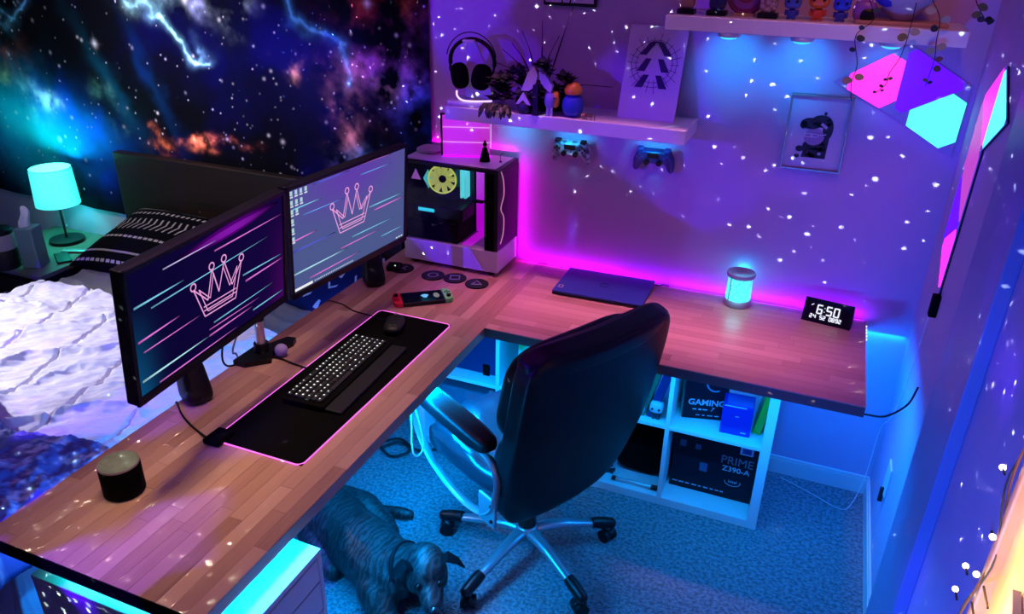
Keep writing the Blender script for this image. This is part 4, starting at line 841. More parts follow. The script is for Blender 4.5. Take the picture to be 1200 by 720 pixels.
MB().tube([((HR+0.012)*math.cos(a), -0.012, -0.008+(HR+0.016)*math.sin(a)) for a in np.linspace(0.2, PI-0.2, 20)], 0.0022, 6).sm().build('outer_wire', M['black'], hp)
for s in (-1, 1):
    MB().tube(bez([(s*HR, 0, -0.02), (s*0.086, -0.01, -0.045), (s*0.070, -0.015, -0.055)], 5), 0.005, 6).sm().build('yoke', M['black'], hp)
    MB().cushion((s*0.044, -0.02, -0.062), (0.076, 0.055, 0.098), 2.6, 8, rot=(0, s*0.22, s*0.5)).sm().build('ear_cup', M['matte'], hp)

# potted succulents with long wisps
def leaf(mb, base, d, L, wd, curl=0.2):
    d = Vector(d).normalized(); side = d.cross(Vector((0, 0, 1))); side = side.normalized() if side.length > 1e-3 else Vector((1, 0, 0)); up = side.cross(d); b = Vector(base)
    t_ = bmesh.new(); rows_ = []
    for k, f in enumerate((0, .3, .65, 1.0)):
        c = b+d*L*f+up*curl*L*f*(1-f)*1.6; ww = wd*math.sin(PI*min(0.98, 0.12+f*0.86))
        rows_.append([t_.verts.new(c-side*ww), t_.verts.new(c+up*ww*0.35), t_.verts.new(c+side*ww)])
    for a, c in zip(rows_, rows_[1:]):
        for q in range(2): t_.faces.new((a[q], a[q+1], c[q+1], c[q]))
    mb._add(t_)
pl = thing('succulent_arrangement', 'dark succulent arrangement with long thin twigs on the shelf', 'plant', (-1.05, -0.15, SZ))
MB().cushion((0, 0.02, 0.028), (0.20, 0.11, 0.056), 3.5).sm().build('dish', M['matte'], pl)
lm = [mat('succulent_dark', (0.006, 0.012, 0.009), 0.5), mat('succulent_olive', (0.035, 0.045, 0.02), 0.5), mat('succulent_violet', (0.03, 0.03, 0.08), 0.5)]
rr = random.Random(5)
for k in range(34):
    cx = rr.uniform(-0.17, 0.12); cz = rr.uniform(0.02, 0.17)*(1-abs(cx)*3.2)+0.02; mb = MB()
    cy = rr.uniform(-0.07, 0.03)
    for j in range(9):
        a = j*2.4; el = 0.15+0.08*j; leaf(mb, (cx, cy, cz), (math.cos(a)*math.cos(el), math.sin(a)*math.cos(el)-0.3, math.sin(el)), 0.044, 0.014)
    mb.sm().build('rosette', lm[k % 3], pl)
mb = MB()
for k in range(12): leaf(mb, (-0.185+0.009*k, -0.10, 0.030), (rr.uniform(-0.6, 0.6), -0.5, -0.7), 0.062, 0.013)
mb.build('trailing_leaves', lm[0], pl)
tw = [((-0.02, 0, 0.07), (-0.12, 0.0, 0.24)), ((-0.02, 0, 0.07), (-0.09, 0.03, 0.28)), ((0, 0, 0.07), (-0.02, 0.05, 0.32)), ((0.02, 0, 0.08), (0.11, 0.04, 0.40)), ((0.02, 0, 0.06), (0.26, 0.06, 0.10)), ((-0.03, 0, 0.07), (-0.20, 0.03, 0.16)), ((0.0, 0, 0.07), (0.05, 0.05, 0.27)), ((-0.04, 0, 0.06), (-0.21, 0.0, 0.12)), ((-0.01, 0, 0.07), (-0.17, 0.03, 0.21))]
for a, b in tw:
    a = Vector(a); b = Vector(b); mid = (a+b)/2+Vector((rr.uniform(-0.01, 0.01), 0, 0.02))
    MB().tube(bez([a, mid, b], 6), [0.0028]*7+[0.0014]*6, 5).build('twig', M['dark'], pl)
# figures in front of the plant
def figure(name, label, cat, loc, cols, h=0.09, grp=None, rz=0.0, style=0):
    t = thing(name, label, cat, loc, rz, group=grp); bm_, hm_ = cols[0], cols[1]
    if style == 0:     # big-headed vinyl figure
        MB().cushion((0, 0, h*0.20), (h*0.34, h*0.26, h*0.34), 3).sm().build('torso', bm_, t)
        MB().cushion((0, 0, h*0.66), (h*0.62, h*0.52, h*0.58), 3.2).sm().build('head', hm_, t)
        for s in (-1, 1):
            MB().cushion((s*h*0.10, 0, h*0.05), (h*0.15, h*0.20, h*0.12), 3).build('foot', bm_, t)
            MB().sph((s*h*0.15, -h*0.25, h*0.64), h*0.055).build('eye', M['black'], t)
            MB().cushion((s*h*0.21, 0, h*0.24), (h*0.10, h*0.12, h*0.22), 3).build('arm', bm_, t)
    return t
cA = mat('vinyl_white', (0.65, 0.60, 0.70), 0.4); cB = mat('vinyl_orange', (0.75, 0.28, 0.02), 0.4); cC = mat('vinyl_blue', (0.03, 0.06, 0.45), 0.4); cD = mat('vinyl_dark', (0.02, 0.02, 0.04), 0.4)
cE = mat('vinyl_tan', (0.45, 0.26, 0.16), 0.5); cF = mat('vinyl_maroon', (0.22, 0.03, 0.08), 0.4); cG = mat('vinyl_red', (0.60, 0.08, 0.03), 0.4); cH = mat('vinyl_purple', (0.25, 0.08, 0.35), 0.4)
# skull-like white mask piece on the plant
t = thing('mask_figurine', 'white angular mask figurine on top of the succulents', 'figurine', (-1.035, -0.235, SZ+0.115))
MB().prism([(-0.060, -0.03), (-0.035, 0.035), (-0.012, 0.062), (0.004, 0.03), (-0.006, -0.012), (-0.03, -0.03)], -0.02, 0.0, Euler((R(90), 0, 0)).to_matrix().to_4x4()).build('left_plate', cA, t)
MB().prism([(0.010, 0.058), (0.030, 0.038), (0.062, -0.005), (0.055, -0.03), (0.020, -0.005), (0.008, 0.03)], -0.02, 0.0, Euler((R(90), 0, 0)).to_matrix().to_4x4()).build('right_plate', cA, t)
MB().sph((0.008, 0.012, -0.012), 0.026, (1.3, 0.6, 0.9)).sm().build('dark_core', M['black'], t)
MB().box((0.0, 0.0, -0.06), (0.02, 0.02, 0.11)).build('stem', M['black'], t)
t = thing('helmet_figurine', 'small figure with a white triangular hood in front of the succulents', 'figurine', (-1.085, -0.228, SZ))
MB().cushion((0, 0, 0.022), (0.05, 0.03, 0.044), 3).sm().build('body', cD, t); MB().prism([(-0.03, 0.034), (0, 0.080), (0.032, 0.034), (0.016, 0.036), (0, 0.052), (-0.016, 0.036)], -0.012, 0.012, Euler((R(90), 0, 0)).to_matrix().to_4x4()).build('hood', cA, t)
t = thing('round_figurine', 'violet and orange capsule figurine standing among the succulents', 'figurine', (-0.985, -0.222, SZ))
MB().cushion((0, 0, 0.058), (0.040, 0.036, 0.062), 2.4).sm().build('head', mat('violet_shell', (0.28, 0.26, 0.6), 0.3), t); MB().cushion((0.020, 0.008, 0.060), (0.030, 0.034, 0.060), 2.4).sm().build('side_shell', cB, t)
for s in (-1, 1): MB().cyl((s*0.007, 0, 0), (s*0.007, 0, 0.032), 0.006).build('leg', cA, t)
t = thing('mushroom_figurine', 'orange domed figurine on a dark blue ball right of the succulents', 'figurine', (-0.905, -0.195, SZ))
MB().cushion((0, 0, 0.042), (0.078, 0.07, 0.084), 2.4).sm().build('ball', cC, t); MB().lathe([(0, 0.128), (0.020, 0.120), (0.034, 0.10), (0.032, 0.084), (0, 0.080)]).sm().build('dome', cB, t)
t = thing('tiny_robot', 'tiny brass-coloured model beside the dark blue ball', 'figurine', (-0.850, -0.215, SZ))
br = mat('brass', (0.35, 0.24, 0.12), 0.35, metal=0.6)
MB().cyl((-0.012, 0, 0.010), (0.0, 0, 0.010), 0.010).sm().build('wheel', br, t); MB().box((0.012, 0, 0.014), (0.032, 0.012, 0.012), 0.003).build('body', br, t)
for s in (-0.004, 0.012, 0.026): MB().tube([(s, 0, 0.016), (s+0.01, -0.006, 0.024), (s+0.014, -0.008, 0.0)], 0.0018, 5).build('leg', br, t)
# leaning art print with chevron emblem
t = thing('leaning_print', 'white board with a dark chevron emblem leaning on the wall shelf', 'print', (-0.648, -0.125, SZ+0.0005), rot=(R(-19.5), 0, 0))
PW2, PH2 = 0.212, 0.335
MB().box((0, 0.003, PH2/2), (PW2, 0.006, PH2), 0.001).build('board', mat('white_board', (0.62, 0.60, 0.70), 0.5), t)
ink = mat('navy_ink', (0.01, 0.012, 0.10), 0.5)
def flat(polys, name, m, par, y=-0.0008, th=0.0008, c=(0, 0)):
    mb = MB()
    for p in polys: mb.prism([(a+c[0], b+c[1]) for a, b in p], 0, th, Matrix.Translation((0, y+th, 0)) @ Euler((R(90), 0, 0)).to_matrix().to_4x4())
    return mb.build(name, m, par)
ch = []
for k, (z0_, ins, wo) in enumerate(((0.225, 0.0, 0.046), (0.175, 0.0, 0.046), (0.125, 0.0, 0.046))):
    for s in (-1, 1):
        if k == 0: ch.append([(s*0.002, z0_+0.040), (s*0.022, z0_+0.040), (s*0.050, z0_), (s*0.028, z0_)])
        else: ch.append([(s*0.010, z0_+0.040), (s*0.028, z0_+0.040), (s*0.052, z0_), (s*0.020+s*0.006, z0_)])
ch.append([(-0.022, 0.262), (0.022, 0.262), (0.014, 0.268), (-0.014, 0.268)])
ch = [[(a*1.16, 0.195+(b-0.195)*1.16) for a, b in p_] for p_ in ch]
flat(ch, 'chevron_emblem', ink, t)
web = []
def ln(a, b, wd=0.0009):
    d = Vector((b[0]-a[0], b[1]-a[1])); n = Vector((-d.y, d.x)).normalized()*wd; web.append([(a[0]-n.x, a[1]-n.y), (b[0]-n.x, b[1]-n.y), (b[0]+n.x, b[1]+n.y), (a[0]+n.x, a[1]+n.y)])
cz0 = 0.20
for k in range(22):
    a = 2*PI*k/22; r0, r1 = 0.058, 0.095+0.015*((k*7) % 3)/2; ln((r0*math.cos(a), cz0+r0*math.sin(a)), (min(0.1, max(-0.1, r1*math.cos(a)*0.95)), cz0+r1*math.sin(a)))
for rad in (0.068, 0.085):
    for k in range(18):
        a, b = 2*PI*k/18, 2*PI*(k+1)/18; ln((rad*math.cos(a), cz0+rad*math.sin(a)), (rad*0.97*math.cos(b), cz0+rad*math.sin(b)))
flat(web, 'web_lines', ink, t)
# second picture, cut by the top of the frame
t = thing('small_picture', 'pale picture in a dark frame cut by the top of the photo', 'picture', (-0.995, 0, 1.838))
MB().box((0, -0.009, 0.12), (0.205, 0.018, 0.24), 0.002).build('frame', M['dark'], t); MB().box((0, -0.019, 0.124), (0.188, 0.002, 0.225)).build('paper', mat('pale_paper', (0.6, 0.55, 0.66), 0.6), t)
flat([[(-0.03, 0.01), (-0.024, 0.01), (-0.05, 0.2), (-0.056, 0.2)], [(0.0, 0.01), (0.006, 0.01), (0.04, 0.2), (0.034, 0.2)]], 'drawn_line', M['dark'], t, -0.021)
# framed cartoon portrait
t = thing('framed_portrait', 'slim framed cartoon portrait with dark hair and white glasses', 'picture', (-0.057, 0, 1.328))
FW, FH = 0.205, 0.266; bronze = mat('bronze_frame', (0.30, 0.20, 0.18), 0.35, metal=0.5)
MB().box((0, -0.006, FH/2), (FW-0.01, 0.010, FH-0.01)).build('paper', mat('mauve_paper', (0.50, 0.46, 0.62), 0.6), t)
for n_, c, s in (('frame_rail', (0, -0.013, 0.0035), (FW, 0.026, 0.007)), ('frame_rail', (0, -0.013, FH-0.0035), (FW, 0.026, 0.007)), ('frame_stile', (-FW/2+0.0035, -0.013, FH/2), (0.007, 0.026, FH-0.014)), ('frame_stile', (FW/2-0.0035, -0.013, FH/2), (0.007, 0.026, FH-0.014))): bx(t, n_, c, s, bronze, 0.001)
def ell(cx, cz, a, b, n=18, rot=0.0): return [(cx+a*math.cos(q)*math.cos(rot)-b*math.sin(q)*math.sin(rot), cz+a*math.cos(q)*math.sin(rot)+b*math.sin(q)*math.cos(rot)) for q in np.linspace(0, 2*PI, n, endpoint=False)]
pi_ = mat('portrait_ink', (0.01, 0.008, 0.02), 0.6)
flat([ell(0.0, 0.082, 0.040, 0.034), [(-0.038, 0.045), (0.044, 0.045), (0.048, 0.17), (0.020, 0.16), (0.020, 0.10), (-0.03, 0.09)]], 'body_print', pi_, t, -0.0118, c=(0, 0.0))
flat([ell(-0.005, 0.120, 0.034, 0.030)], 'face_print', mat('face_print', (0.34, 0.22, 0.40), 0.6), t, -0.0126)
flat([ell(-0.022, 0.166, 0.034, 0.020), ell(0.012, 0.176, 0.034, 0.022), ell(0.038, 0.150, 0.016, 0.036), ell(-0.046, 0.160, 0.012, 0.014), ell(0.020, 0.204, 0.005, 0.006)], 'hair_print', pi_, t, -0.0134)
gl = []
for cx in (-0.026, -0.002):
    gl += [[(cx-0.011, 0.129), (cx+0.011, 0.129), (cx+0.011, 0.132), (cx-0.011, 0.132)], [(cx-0.011, 0.118), (cx+0.011, 0.118), (cx+0.011, 0.121), (cx-0.011, 0.121)], [(cx-0.012, 0.118), (cx-0.009, 0.118), (cx-0.009, 0.132), (cx-0.012, 0.132)], [(cx+0.009, 0.118), (cx+0.012, 0.118), (cx+0.012, 0.132), (cx+0.009, 0.132)]]
gl.append([(0.010, 0.127), (0.034, 0.130), (0.034, 0.133), (0.010, 0.130)])
flat(gl, 'glasses_print', mat('white_ink', (0.7, 0.65, 0.8), 0.6), t, -0.0142)
flat([ell(-0.047, 0.075, 0.013, 0.011), ell(-0.052, 0.048, 0.009, 0.007)], 'hand_print', pi_, t, -0.0142)
flat([[(0.010, 0.165), (0.030, 0.150), (0.036, 0.158), (0.016, 0.172)], ell(0.022, 0.062, 0.006, 0.005)], 'accent_print', mat('accent_ink', (0.45, 0.40, 0.55), 0.6), t, -0.0142)

# game controllers on wall hooks
def controller(label, x, z, col, acc):
    t = thing('game_controller', label, 'controller', (x, -0.045, z), rot=(R(18), 0, 0), group='controllers hanging under the shelf')
    body = [(-0.050, 0.030), (0.050, 0.030), (0.066, 0.022), (0.078, -0.010), (0.080, -0.052), (0.070, -0.064), (0.056, -0.054), (0.044, -0.024), (-0.044, -0.024), (-0.056, -0.054), (-0.070, -0.064), (-0.080, -0.052), (-0.078, -0.010), (-0.066, 0.022)]
    t_ = bmesh.new(); fv = [t_.verts.new((a, -0.018, b)) for a, b in body]; t_.faces.new(fv); ex = bmesh.ops.extrude_face_region(t_, geom=t_.faces[:]); bmesh.ops.translate(t_, vec=(0, 0.036, 0), verts=[v for v in ex['geom'] if isinstance(v, bmesh.types.BMVert)])
    bmesh.ops.recalc_face_normals(t_, faces=t_.faces[:]); bmesh.ops.bevel(t_, geom=t_.edges[:], offset=0.010, segments=3, affect='EDGES', profile=0.6)
    mb = MB(); mb._add(t_); mb.sm().build('shell', col, t)
    MB().box((0, -0.019, 0.014), (0.046, 0.004, 0.022), 0.002).build('touchpad', M['black'], t)
    for s in (-1, 1):
        MB().cyl((s*0.024, -0.018, -0.012), (s*0.024, -0.030, -0.012), 0.010, 0.011).sm().build('thumbstick', M['black'], t)
        MB().box((s*0.052, 0.0, 0.031), (0.024, 0.024, 0.012), 0.004).build('trigger', acc, t)
        mb = MB()
        for k in range(4): mb.cyl((s*0.052+0.010*math.cos(k*PI/2), -0.018, 0.006+0.010*math.sin(k*PI/2)), (s*0.052+0.010*math.cos(k*PI/2), -0.022, 0.006+0.010*math.sin(k*PI/2)), 0.004, n=10)
        mb.build('button_cluster', acc, t)
    MB().box((0, 0.026, 0.0), (0.03, 0.02, 0.03), 0.003).build('wall_hook', M['whiteplastic'], t)
camo = mat('pale_camo_plastic', (0.45, 0.50, 0.55), 0.35, vary=(40, (0.04, 0.05, 0.10), (1, 1, 1), 1))
controller('pale camouflage game controller hanging under the shelf on the left', -0.950, 1.315, camo, M['dark'])
controller('dark blue game controller hanging under the right end of the shelf', -0.617, 1.320, mat('deep_blue_plastic', (0.01, 0.02, 0.13), 0.3), mat('mid_blue', (0.05, 0.07, 0.30), 0.4))

# ================================================================== THINGS ON THE UPPER SHELF
UZ = 1.848
def boxy(name, label, cat, loc, s, m, stand=M['black'], grp=None):
    t = thing(name, label, cat, loc, group=grp)
    MB().box((0, 0, 0.008), (s[0]*1.15, s[1]*1.2, 0.016), 0.003).build('stand', stand, t); MB().cushion((0, 0, 0.016+s[2]/2), s, 4).sm().build('body', m, t); return t
g_ = 'small figures on the upper shelf'
yU = -0.175
t = boxy('figurine', 'tan torso figurine on a black stand, first on the upper shelf', 'figurine', (-0.530, yU, UZ), (0.050, 0.04, 0.075), cE, grp=g_); MB().cushion((0, 0, 0.115), (0.05, 0.045, 0.05), 3).build('head', cE, t)
MB().tube([(0.03, -0.01, 0.02), (0.032, -0.012, 0.10)], 0.003, 5).build('staff', cA, t)
t = boxy('figurine', 'dark blue figurine on a black stand beside the tan one', 'figurine', (-0.430, yU, UZ), (0.055, 0.045, 0.08), mat('figure_navy', (0.02, 0.02, 0.12), 0.4), grp=g_); MB().cushion((0, 0, 0.12), (0.06, 0.05, 0.05), 3).build('head', cD, t)
t = thing('round_shield', 'round maroon and violet disc ornament on the upper shelf', 'ornament', (-0.345, yU+0.03, UZ), group=g_)
MB().lathe([(0, 0.010), (0.060, 0.008), (0.064, 0.0), (0.060, -0.004), (0, -0.004)], n=36).sm().build('disc', cF, t).matrix_local = Matrix.Translation((0, 0, 0.066)) @ Euler((R(82), 0, 0)).to_matrix().to_4x4()
MB().lathe([(0.028, 0.0105), (0.046, 0.0098), (0.046, 0.011), (0.028, 0.0117)], n=36).build('ring', cH, t).matrix_local = Matrix.Translation((0, 0, 0.066)) @ Euler((R(82), 0, 0)).to_matrix().to_4x4()
MB().sph((0, -0.010, 0.068), 0.014).build('centre', cC, t); MB().box((0, 0, 0.005), (0.07, 0.04, 0.010)).build('stand', cE, t)
t = boxy('figurine', 'brown speckled figurine on a black stand left of the blue figure', 'figurine', (-0.268, yU, UZ), (0.055, 0.045, 0.07), mat('brown_speckle', (0.20, 0.09, 0.06), 0.5, vary=(70, (0.6, 0.5, 0.5), (1, 1, 1), 1)), grp=g_); MB().cushion((0, 0, 0.11), (0.06, 0.05, 0.06), 3).build('head', cE, t)
figure('figurine', 'blue big-headed figurine in a pale coat', 'figurine', (-0.196, yU, UZ), (cC, mat('head_blue', (0.06, 0.10, 0.42), 0.4)), 0.085, g_)
figure('figurine', 'orange-red big-headed figurine in the middle of the upper shelf', 'figurine', (-0.118, yU, UZ), (cG, mat('head_orange', (0.72, 0.14, 0.02), 0.4)), 0.10, g_)
figure('figurine', 'bright blue big-headed figurine right of the orange one', 'figurine', (-0.050, yU, UZ), (cC, mat('head_bright_blue', (0.02, 0.05, 0.62), 0.4)), 0.085, g_)
t = thing('figurine', 'purple hooded ball figurine beside the hanging plant', 'figurine', (0.018, yU, UZ), group=g_)
MB().cushion((0, 0, 0.036), (0.07, 0.06, 0.072), 2.5).sm().build('body', cH, t); MB().cushion((0.008, -0.024, 0.026), (0.042, 0.02, 0.040), 2.4).sm().build('face', M['black'], t)
for k in range(5): MB().sph((-0.02+0.010*k, -0.012, 0.066+0.004*math.sin(k)), 0.005).build('tuft', cA, t)
t = thing('planter_bowl', 'blue bowl in a pale cone rim on a wooden base on the shelf', 'planter', (0.125, -0.15, UZ))
MB().box((0, 0.0, 0.006), (0.26, 0.12, 0.012), 0.003).build('wooden_base', cE, t)
MB().lathe([(0, 0.012), (0.03, 0.014), (0.085, 0.075), (0.09, 0.10), (0.082, 0.10), (0.0, 0.05)], n=32).sm().build('bowl', mat('pale_bowl', (0.45, 0.42, 0.55), 0.5), t)
MB().sph((-0.02, -0.02, 0.085), 0.07, (1, 0.8, 0.6)).sm().build('blue_filling', mat('blue_cloth', (0.02, 0.03, 0.6), 0.6), t)
# hanging vines
vl = [mat('vine_leaf_olive', (0.12, 0.13, 0.05), 0.5), mat('vine_leaf_dark', (0.02, 0.035, 0.03), 0.5), mat('vine_leaf_pale', (0.35, 0.34, 0.22), 0.5)]
def vine(label, pts, leaves, seed):
    t = thing('hanging_vine', label, 'vine', pts[0], group='vines trailing from the upper shelf'); o0 = Vector(pts[0]); P = bez([Vector(p)-o0 for p in pts], 8); rr = random.Random(seed)
    MB().tube(P, 0.0013, 5).build('stem', M['dark'], t)
    for f, sz, side in leaves:
        p = P[int(f*(len(P)-1))]; mb = MB(); n = 14; q = p+Vector((side*sz*1.1, -0.006, rr.uniform(-0.006, 0.004)))
        a0 = rr.uniform(-0.6, 0.6)
        mb.prism([(sz*math.cos(a)*(1.15 if math.cos(a) > 0.9 else 1), sz*0.82*math.sin(a)) for a in np.linspace(0, 2*PI, n, endpoint=False)], -0.0006, 0.0006, Matrix.Translation(q) @ Euler((R(90)+rr.uniform(-0.5, 0.5), rr.uniform(-0.4, 0.4), a0)).to_matrix().to_4x4())
        mb.tube([p, q], 0.0008, 4); mb.build('leaf', vl[rr.randint(0, 2) if sz > 0.01 else 1], t)
vine('vine with four round leaves in front of the shelf, over the pink panel', [(0.02, -0.27, 1.93), (0.045, -0.275, 1.87), (0.005, -0.28, 1.82), (0.025, -0.28, 1.74), (0.020, -0.28, 1.68), (0.030, -0.28, 1.63)], [(0.12, 0.010, 1), (0.30, 0.008, -1), (0.42, 0.013, 1), (0.50, 0.009, -1), (0.72, 0.013, 1), (0.78, 0.014, -1)], 1)
vine('thin vine with tiny leaves crossing the pink light panel', [(0.150, -0.27, 1.92), (0.148, -0.28, 1.84), (0.140, -0.28, 1.77), (0.120, -0.28, 1.72), (0.118, -0.28, 1.69), (0.095, -0.28, 1.66)], [(0.25, 0.014, -1), (0.22, 0.013, 1), (0.68, 0.006, -1), (0.72, 0.006, 1), (0.88, 0.006, -1), (0.93, 0.005, 1), (1.0, 0.005, -1)], 2)
vine('leafy vine hanging over the right end of the upper shelf', [(0.190, -0.27, 1.93), (0.220, -0.28, 1.88), (0.225, -0.28, 1.82), (0.232, -0.28, 1.77), (0.228, -0.28, 1.72), (0.225, -0.28, 1.69)], [(0.12, 0.014, -1), (0.2, 0.013, 1), (0.28, 0.012, -1), (0.45, 0.013, 1), (0.52, 0.013, -1), (0.58, 0.010, 1), (0.70, 0.012, 1), (0.86, 0.007, -1), (0.93, 0.007, 1)], 3)
vine('short leafy vine tip in the top right corner near the ceiling', [(0.28, -0.30, 1.98), (0.30, -0.30, 1.93), (0.325, -0.30, 1.895), (0.335, -0.30, 1.88)], [(0.2, 0.013, -1), (0.4, 0.013, 1), (0.6, 0.012, -1), (0.75, 0.012, 1), (0.88, 0.010, -1), (1.0, 0.010, 1)], 4)

# ================================================================== TRIANGLE LIGHT PANELS
def tri_panel(A, B, C, nrm, m, label, dimm=None, cut=0.28):
    A, B, C = Vector(A), Vector(B), Vector(C); n = Vector(nrm); cen = (A+B+C)/3
    t = thing('light_panel', label, 'light panel', cen, group='triangular wall light panels')
    A, B, C = A-cen, B-cen, C-cen; A, B, C = A*0.999, B*0.999, C*0.999
    def pris(pts, z0, z1, name, mm):
        t_ = bmesh.new(); a = [t_.verts.new(p+n*z0) for p in pts]; b = [t_.verts.new(p+n*z1) for p in pts]; t_.faces.new(a[::-1]); t_.faces.new(b); k = len(pts)
        for i in range(k): t_.faces.new((a[i], a[(i+1) % k], b[(i+1) % k], b[i]))
        mb = MB(); mb._add(t_); return mb.build(name, mm, t)
    pris([A*0.98, B*0.98, C*0.98], 0.0, 0.006, 'backing', M['dark']); pris([A*0.995, B*0.995, C*0.995], 0.006, 0.0085, 'corner_diffuser', dimm or M['p_dim'])
    hexa = []
    V = [A*0.99, B*0.99, C*0.99]
    for i in range(3):
        p, q, r_ = V[i-1], V[i], V[(i+1) % 3]; hexa += [q.lerp(p, cut*0.8), q.lerp(r_, cut*0.8)]
    pris(hexa, 0.0085, 0.0095, 'lit_face', m)
V0, V1, V2, V3, V4 = (-0.034, 0, 1.641), (0.179, 0, 1.777), (0.173, 0, 1.543), (0.386, 0, 1.660), (0.380, 0, 1.424)
nb = (0, -1, 0)
tri_panel(V0, V1, V2, nb, M['p_pink'], 'pink triangular light panel on the back wall under the vines')
tri_panel(V1, V3, V2, nb, M['p_purple'], 'purple triangular light panel between the pink and cyan ones on the back wall', cut=0.14)
tri_panel(V2, V3, V4, nb, M['p_cyan'], 'cyan triangular light panel on the back wall next to the corner')
X_ = XR; na = (-1, 0, 0)
a1 = (X_, -0.04, 1.66); c_ = (X_, -0.415, 1.545); d_ = (X_, -0.225, 1.665); e_ = (X_, -0.215, 1.435); u_ = (X_, -0.43, 1.785); b_ = (X_, -0.645, 1.670)
h_ = (X_, -0.405, 1.310); j_ = (X_, -0.205, 1.200); l_ = (X_, -0.385, 1.075)
tri_panel(u_, b_, c_, na, M['p_cyan'], 'cyan light panel on the right wall nearest the camera', cut=0.1)
tri_panel(d_, u_, c_, na, M['p_pink'], 'hot pink light panel on the right wall beside the cyan one', cut=0.1)
tri_panel(d_, c_, e_, na, M['p_rose'], 'rose light panel on the right wall closest to the corner', cut=0.1)
tri_panel(c_, h_, e_, na, M['p_rose'], 'dim rose light panel on the right wall below the topmost three', cut=0.1)
tri_panel(e_, h_, j_, na, M['p_purple'], 'purple light panel on the right wall, second from the bottom', cut=0.1)
tri_panel(h_, l_, j_, na, M['p_pink'], 'lowest pink light panel on the right wall', cut=0.16)
o = MB().box((XR-0.012, -0.40, 1.045), (0.024, 0.03, 0.075), 0.004).build('panel_controller', M['matte']); tag(o, 'small black control box below the lowest light panel', 'control box')

# ================================================================== FAIRY LIGHTS, GOLDEN BOARD
t = thing('wall_board', 'golden wooden board on the right wall edged with fairy lights', 'wall board', (XR, -1.72, 0.30))
gold = mat('golden_board', (0.50, 0.33, 0.13), 0.5, vary=(5, (0.62, 0.44, 0.22), (1, 3, 1), 3))
bx(t, 'panel', (-0.012, -0.35, 0.80), (0.024, 0.70, 1.60), gold, 0.003); bx(t, 'edge_rail', (-0.022, -0.010, 0.80), (0.044, 0.022, 1.60), gold, 0.004)
MB().prism([(-0.14, 0.60), (-0.19, 0.62), (-0.20, 0.86), (-0.13, 0.90), (-0.11, 0.72)], 0.0, 0.012, Matrix.Translation((-0.026, 0, 0)) @ Matrix(((0, 0, -1, 0), (1, 0, 0, 0), (0, 1, 0, 0), (0, 0, 0, 1)))).build('mounted_plaque', mat('grey_plaque', (0.22, 0.22, 0.26), 0.5), t)
t = thing('fairy_light_string', 'string of warm fairy lights wound along the golden board', 'string lights', (XR-0.047, -1.730, 0.55))
zz = np.linspace(0, 1.1, 60); MB().tube([(0.008*math.sin(z*23), 0.012*math.sin(z*17+1), z) for z in zz], 0.0016, 5).build('wire', mat('vine_wire', (0.05, 0.07, 0.02), 0.6), t)
MB().tube([(0.010*math.sin(z*19+2), 0.012*math.sin(z*21), z) for z in zz], 0.0020, 5).build('twine', mat('brown_twine', (0.16, 0.10, 0.03), 0.7), t)
bulbs = [(1185, 0.632), (0, 0)]
for k, (dy, z) in enumerate([(0.035, 0.365), (0.03, 0.395), (-0.005, 0.435), (0.055, 0.475), (0.045, 0.54), (-0.02, 0.58), (-0.03, 0.67), (0.04, 0.76), (-0.02, 0.86), (0.04, 0.96), (-0.09, 0.54), (-0.14, 0.60)]):
    b0 = MB().sph((0, 0, 0), 0.0052).sm().build('bulb', M['e_warm'], t); b0.location = (-0.012, dy, z)
    MB().cyl((-0.012, dy*0.5, z), (-0.012, dy*0.85, z), 0.002, n=6).build('bulb_socket', M['dark'], t)
strip('fairy_glow', (XR-0.10, -1.80, 0.70), (XR-0.10, -1.80, 1.55), 3.2, (1.0, 0.52, 0.16), (1, -0.6, 0), 0.02)
light('fairy_glow', 'POINT', (XR-0.10, -1.76, 1.05), 0.10, (1.0, 0.45, 0.30), radius=0.04)

# ================================================================== CABLES BY THE WALL
t = MB().tube(bez([(0.225, -0.63, 0.74), (0.26, -0.60, 0.72), (0.32, -0.55, 0.70), (0.375, -0.52, 0.74), (0.395, -0.50, 0.80)], 8), 0.0035, 6).sm().build('cable', M['black']); tag(t, 'black cable sagging from the desk corner to the right wall', 'cable')
t = MB().tube(bez([(XR-0.006, -0.33, 1.05), (XR-0.005, -0.28, 0.80), (XR-0.006, -0.17, 0.50), (XR-0.02, -0.06, 0.36), (XR-0.02, -0.03, 0.20), (XR-0.03, -0.06, 0.10), (XR-0.06, -0.12, 0.012), (0.30, -0.16, 0.006), (0.18, -0.10, 0.006), (0.06, -0.05, 0.010)], 10), 0.0018, 6).sm().build('cable', M['whiteplastic']); tag(t, 'thin white cable running down the corner and along the carpet', 'cable')
t = MB().tube(bez([(-1.10, -1.130, 0.735), (-1.09, -1.145, 0.66), (-1.08, -1.165, 0.59), (-1.08, -1.15, 0.535), (-1.08, -1.11, 0.515), (-1.08, -1.09, 0.55), (-1.09, -1.10, 0.64), (-1.10, -1.12, 0.735)], 10), 0.0028, 6).sm().build('cable', M['whiteplastic']); tag(t, 'looped white cable hanging below the desk edge beside the chair arm', 'cable')
t = MB().tube(bez([(-1.60, -0.56, 0.012), (-1.55, -0.50, 0.02), (-1.49, -0.50, 0.012), (-1.47, -0.55, 0.02), (-1.53, -0.59, 0.012), (-1.60, -0.55, 0.03), (-1.54, -0.49, 0.035), (-1.46, -0.52, 0.03), (-1.42, -0.50, 0.012), (-1.34, -0.44, 0.012)], 8), 0.006, 6).sm().build('cable', M['dark']); tag(t, 'dark coiled cable lying on the carpet under the inner desk corner', 'cable')

